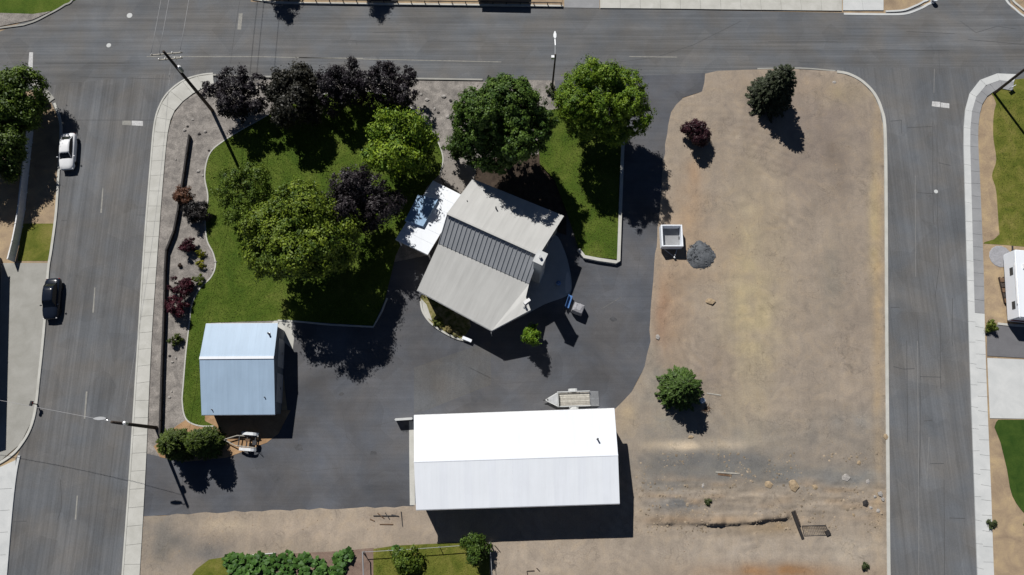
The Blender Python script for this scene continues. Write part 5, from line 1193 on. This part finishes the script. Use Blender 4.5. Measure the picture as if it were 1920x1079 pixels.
boulder(1233, 633, .34, 'pale stone at the driveway edge of the dirt lot', M['rock_grey'], 51, None, 'stone', 'stone')
boulder(1331, 566, .55, 'low brown stone in the middle of the dirt lot', M['rock'], 52, None, 'stone', 'stone')
boulder(1660, 820, .28, 'brown stone against the lot kerb', M['rock'], 53, None, 'stone', 'stone')
# leaning timbers and a mesh panel
o = thing('timber_beam', 'dark old timber beam lying across the end of the earth ridge', 'timber', P(1495, 985, .1))
MB().beam(P(1486, 960, .28), P(1505, 1011, .16), .3, .24).build('beam', M['wood_dark'], o)
MB().beam(P(1490, 958, .5), P(1500, 985, .42), .14, .12).build('offcut', M['wood_pole'], o)
o = thing('mesh_panel', 'rusty wire mesh panel lying on the dirt beside the timber beam', 'mesh panel', P(1530, 996, .1))
pa, pb, pc_, pd = P(1504, 987, .2), P(1548, 986, .2), P(1556, 1004, .16), P(1508, 1006, .16)
for u_, v_ in ((pa, pb), (pb, pc_), (pc_, pd), (pd, pa)): MB().tube([u_, v_], .04, 6).build('frame_bar', M['steel_dark'], o)
mb = MB()
for k_ in range(1, 14): mb.tube([pa.lerp(pb, k_/14), pd.lerp(pc_, k_/14)], .014, 4)
for k_ in range(1, 7): mb.tube([pa.lerp(pd, k_/7), pb.lerp(pc_, k_/7)], .014, 4)
mb.build('wire_mesh', M['wood_pole'], o)
MB().box(P(1552, 1000, .22), (.5, .5, .2), .4).build('corner_block', M['wood_dark'], o)
o = thing('plank', 'pale broken plank lying in the grey rubble', 'plank', P(1365, 887, .1))
MB().beam(P(1342, 886, .16), P(1387, 889, .14), .16, .05).build('board', M['wood_grey'], o); MB().beam(P(1346, 890, .12), P(1372, 893, .12), .2, .05).build('broken_board', M['wood_brown'], o)
o = thing('plank', 'short plank lying near the bushy spruce', 'plank', P(1340, 740, .1))
MB().beam(P(1325, 738, .12), P(1352, 742, .12), .14, .05).build('board', M['wood_grey'], o)
o = thing('scrap_rods', 'rusty rods and scrap lying on the dirt strip beside the long shed', 'scrap', P(722, 972, .08))
for i, (x0, y0, x1, y1) in enumerate(((700, 968, 742, 968), (708, 963, 720, 973), (722, 962, 730, 974), (712, 984, 737, 984), (752, 960, 755, 988), (694, 974, 702, 978), (734, 966, 748, 969))):
    MB().tube([P(x0, y0, .15), P(x1, y1, .16)], .05, 6).build('rod', M['wood_brown'] if i % 2 else M['steel_dark'], o)
o = thing('scrap_rods', 'broken stakes lying at the south edge of the lot near the fence corner', 'scrap', P(995, 1072, .1))
for x0, y0, x1, y1 in ((988, 1072, 1002, 1071), (988, 1072, 990, 1082), (1006, 1066, 1012, 1072), (928, 1024, 938, 1036)):
    MB().tube([P(x0, y0, .15), P(x1, y1, .16)], .05, 6).build('stake', M['wood_pole'], o)
# things on the west side
c = P(42, 192, .04); o = thing('utility_cabinet', 'small utility cabinet with a pale top in the tan corner bed', 'cabinet', c, .05)
MB().box((0, 0, .5), (1.0, 1.5, 1.0)).build('body', M['wood_brown'], o, world=False, bevel=.03)
MB().box((.1, 0, 1.03), (.5, 1.6, .07)).build('lid', M['trim'], o, world=False); MB().box((.52, .3, .5), (.04, .5, .6)).build('door', M['galv'], o, world=False)
tree('round_shrub', 'small dark shrub in the tan corner bed west of the street', 82, 192, .45, .55, .45, (.02, .025, .01), (.06, .07, .02), 71, n_lobes=4, leaf=.07, clump=.14, dens=20, cat='shrub', tr=.03)
c = P(70, 759, .08); o = thing('mailbox', 'dark mailbox on a post on the concrete apron kerb', 'mailbox', c, -.2)
MB().box((0, 0, .5), (.1, .1, 1.0)).build('post', M['wood_dark'], o, world=False)
MB().lathe((0, -.28, 1.08), [(.15, 0), (.17, .02), (.17, .54), (.15, .56)], 12, axis='Y').build('box', M['steel_dark'], o, world=False); MB().box((.18, .1, 1.14), (.02, .12, .16)).build('flag', M['lamp_red'], o, world=False)
c = P(1893, 168, .05); o = thing('yard_sign', 'small white yard sign on the lawn by the north-east pole', 'sign', c, .5)
MB().box((0, 0, .55), (.75, .05, .45)).build('board', M['white_metal'], o, world=False)
for x in (-.3, .3): MB().tube([(x, 0, -.02), (x, 0, .4)], .02, 6).build('stake', M['galv'], o, world=False)
c = P(1749, 4, .06); o = thing('bollard_sign', 'white capped marker on the rounded north kerb', 'marker', c)
MB().lathe((0, 0, 0), [(.3, 0), (.3, .5), (.34, .52), (.34, .62), (.05, .66)], 14).build('post', M['white_metal'], o, world=False); MB().lathe((0, 0, .25), [(.31, 0), (.31, .12), (.3, .13)], 14).build('band', M['steel_dark'], o, world=False)
# loose rocks in the gravel beds
for i, (x, y, r, dk) in enumerate(((346, 245, .5, 0), (352, 238, .35, 1), (385, 248, .45, 0), (362, 225, .3, 0), (374, 252, .35, 1), (392, 283, .3, 1), (372, 322, .4, 0), (380, 330, .3, 0), (385, 184, .35, 0), (790, 178, .4, 0), (800, 188, .5, 0), (832, 182, .6, 0), (845, 190, .4, 1), (815, 205, .4, 0), (860, 178, .45, 0), (822, 212, .35, 1), (840, 220, .5, 0), (870, 200, .4, 0), (796, 200, .35, 1), (852, 208, .35, 0), (323, 680, .35, 0), (330, 672, .3, 0), (318, 668, .3, 1), (322, 735, .3, 0), (318, 745, .3, 0), (404, 492, .3, 0), (398, 506, .3, 0), (330, 300, .25, 0))):
    boulder(x, y, r*.55, 'loose landscape rock lying in the gravel beds', M['rock_grey'] if not dk else M['wood_dark'], 100+i, 'rocks in the gravel beds', 'landscape_rock', 'rock')
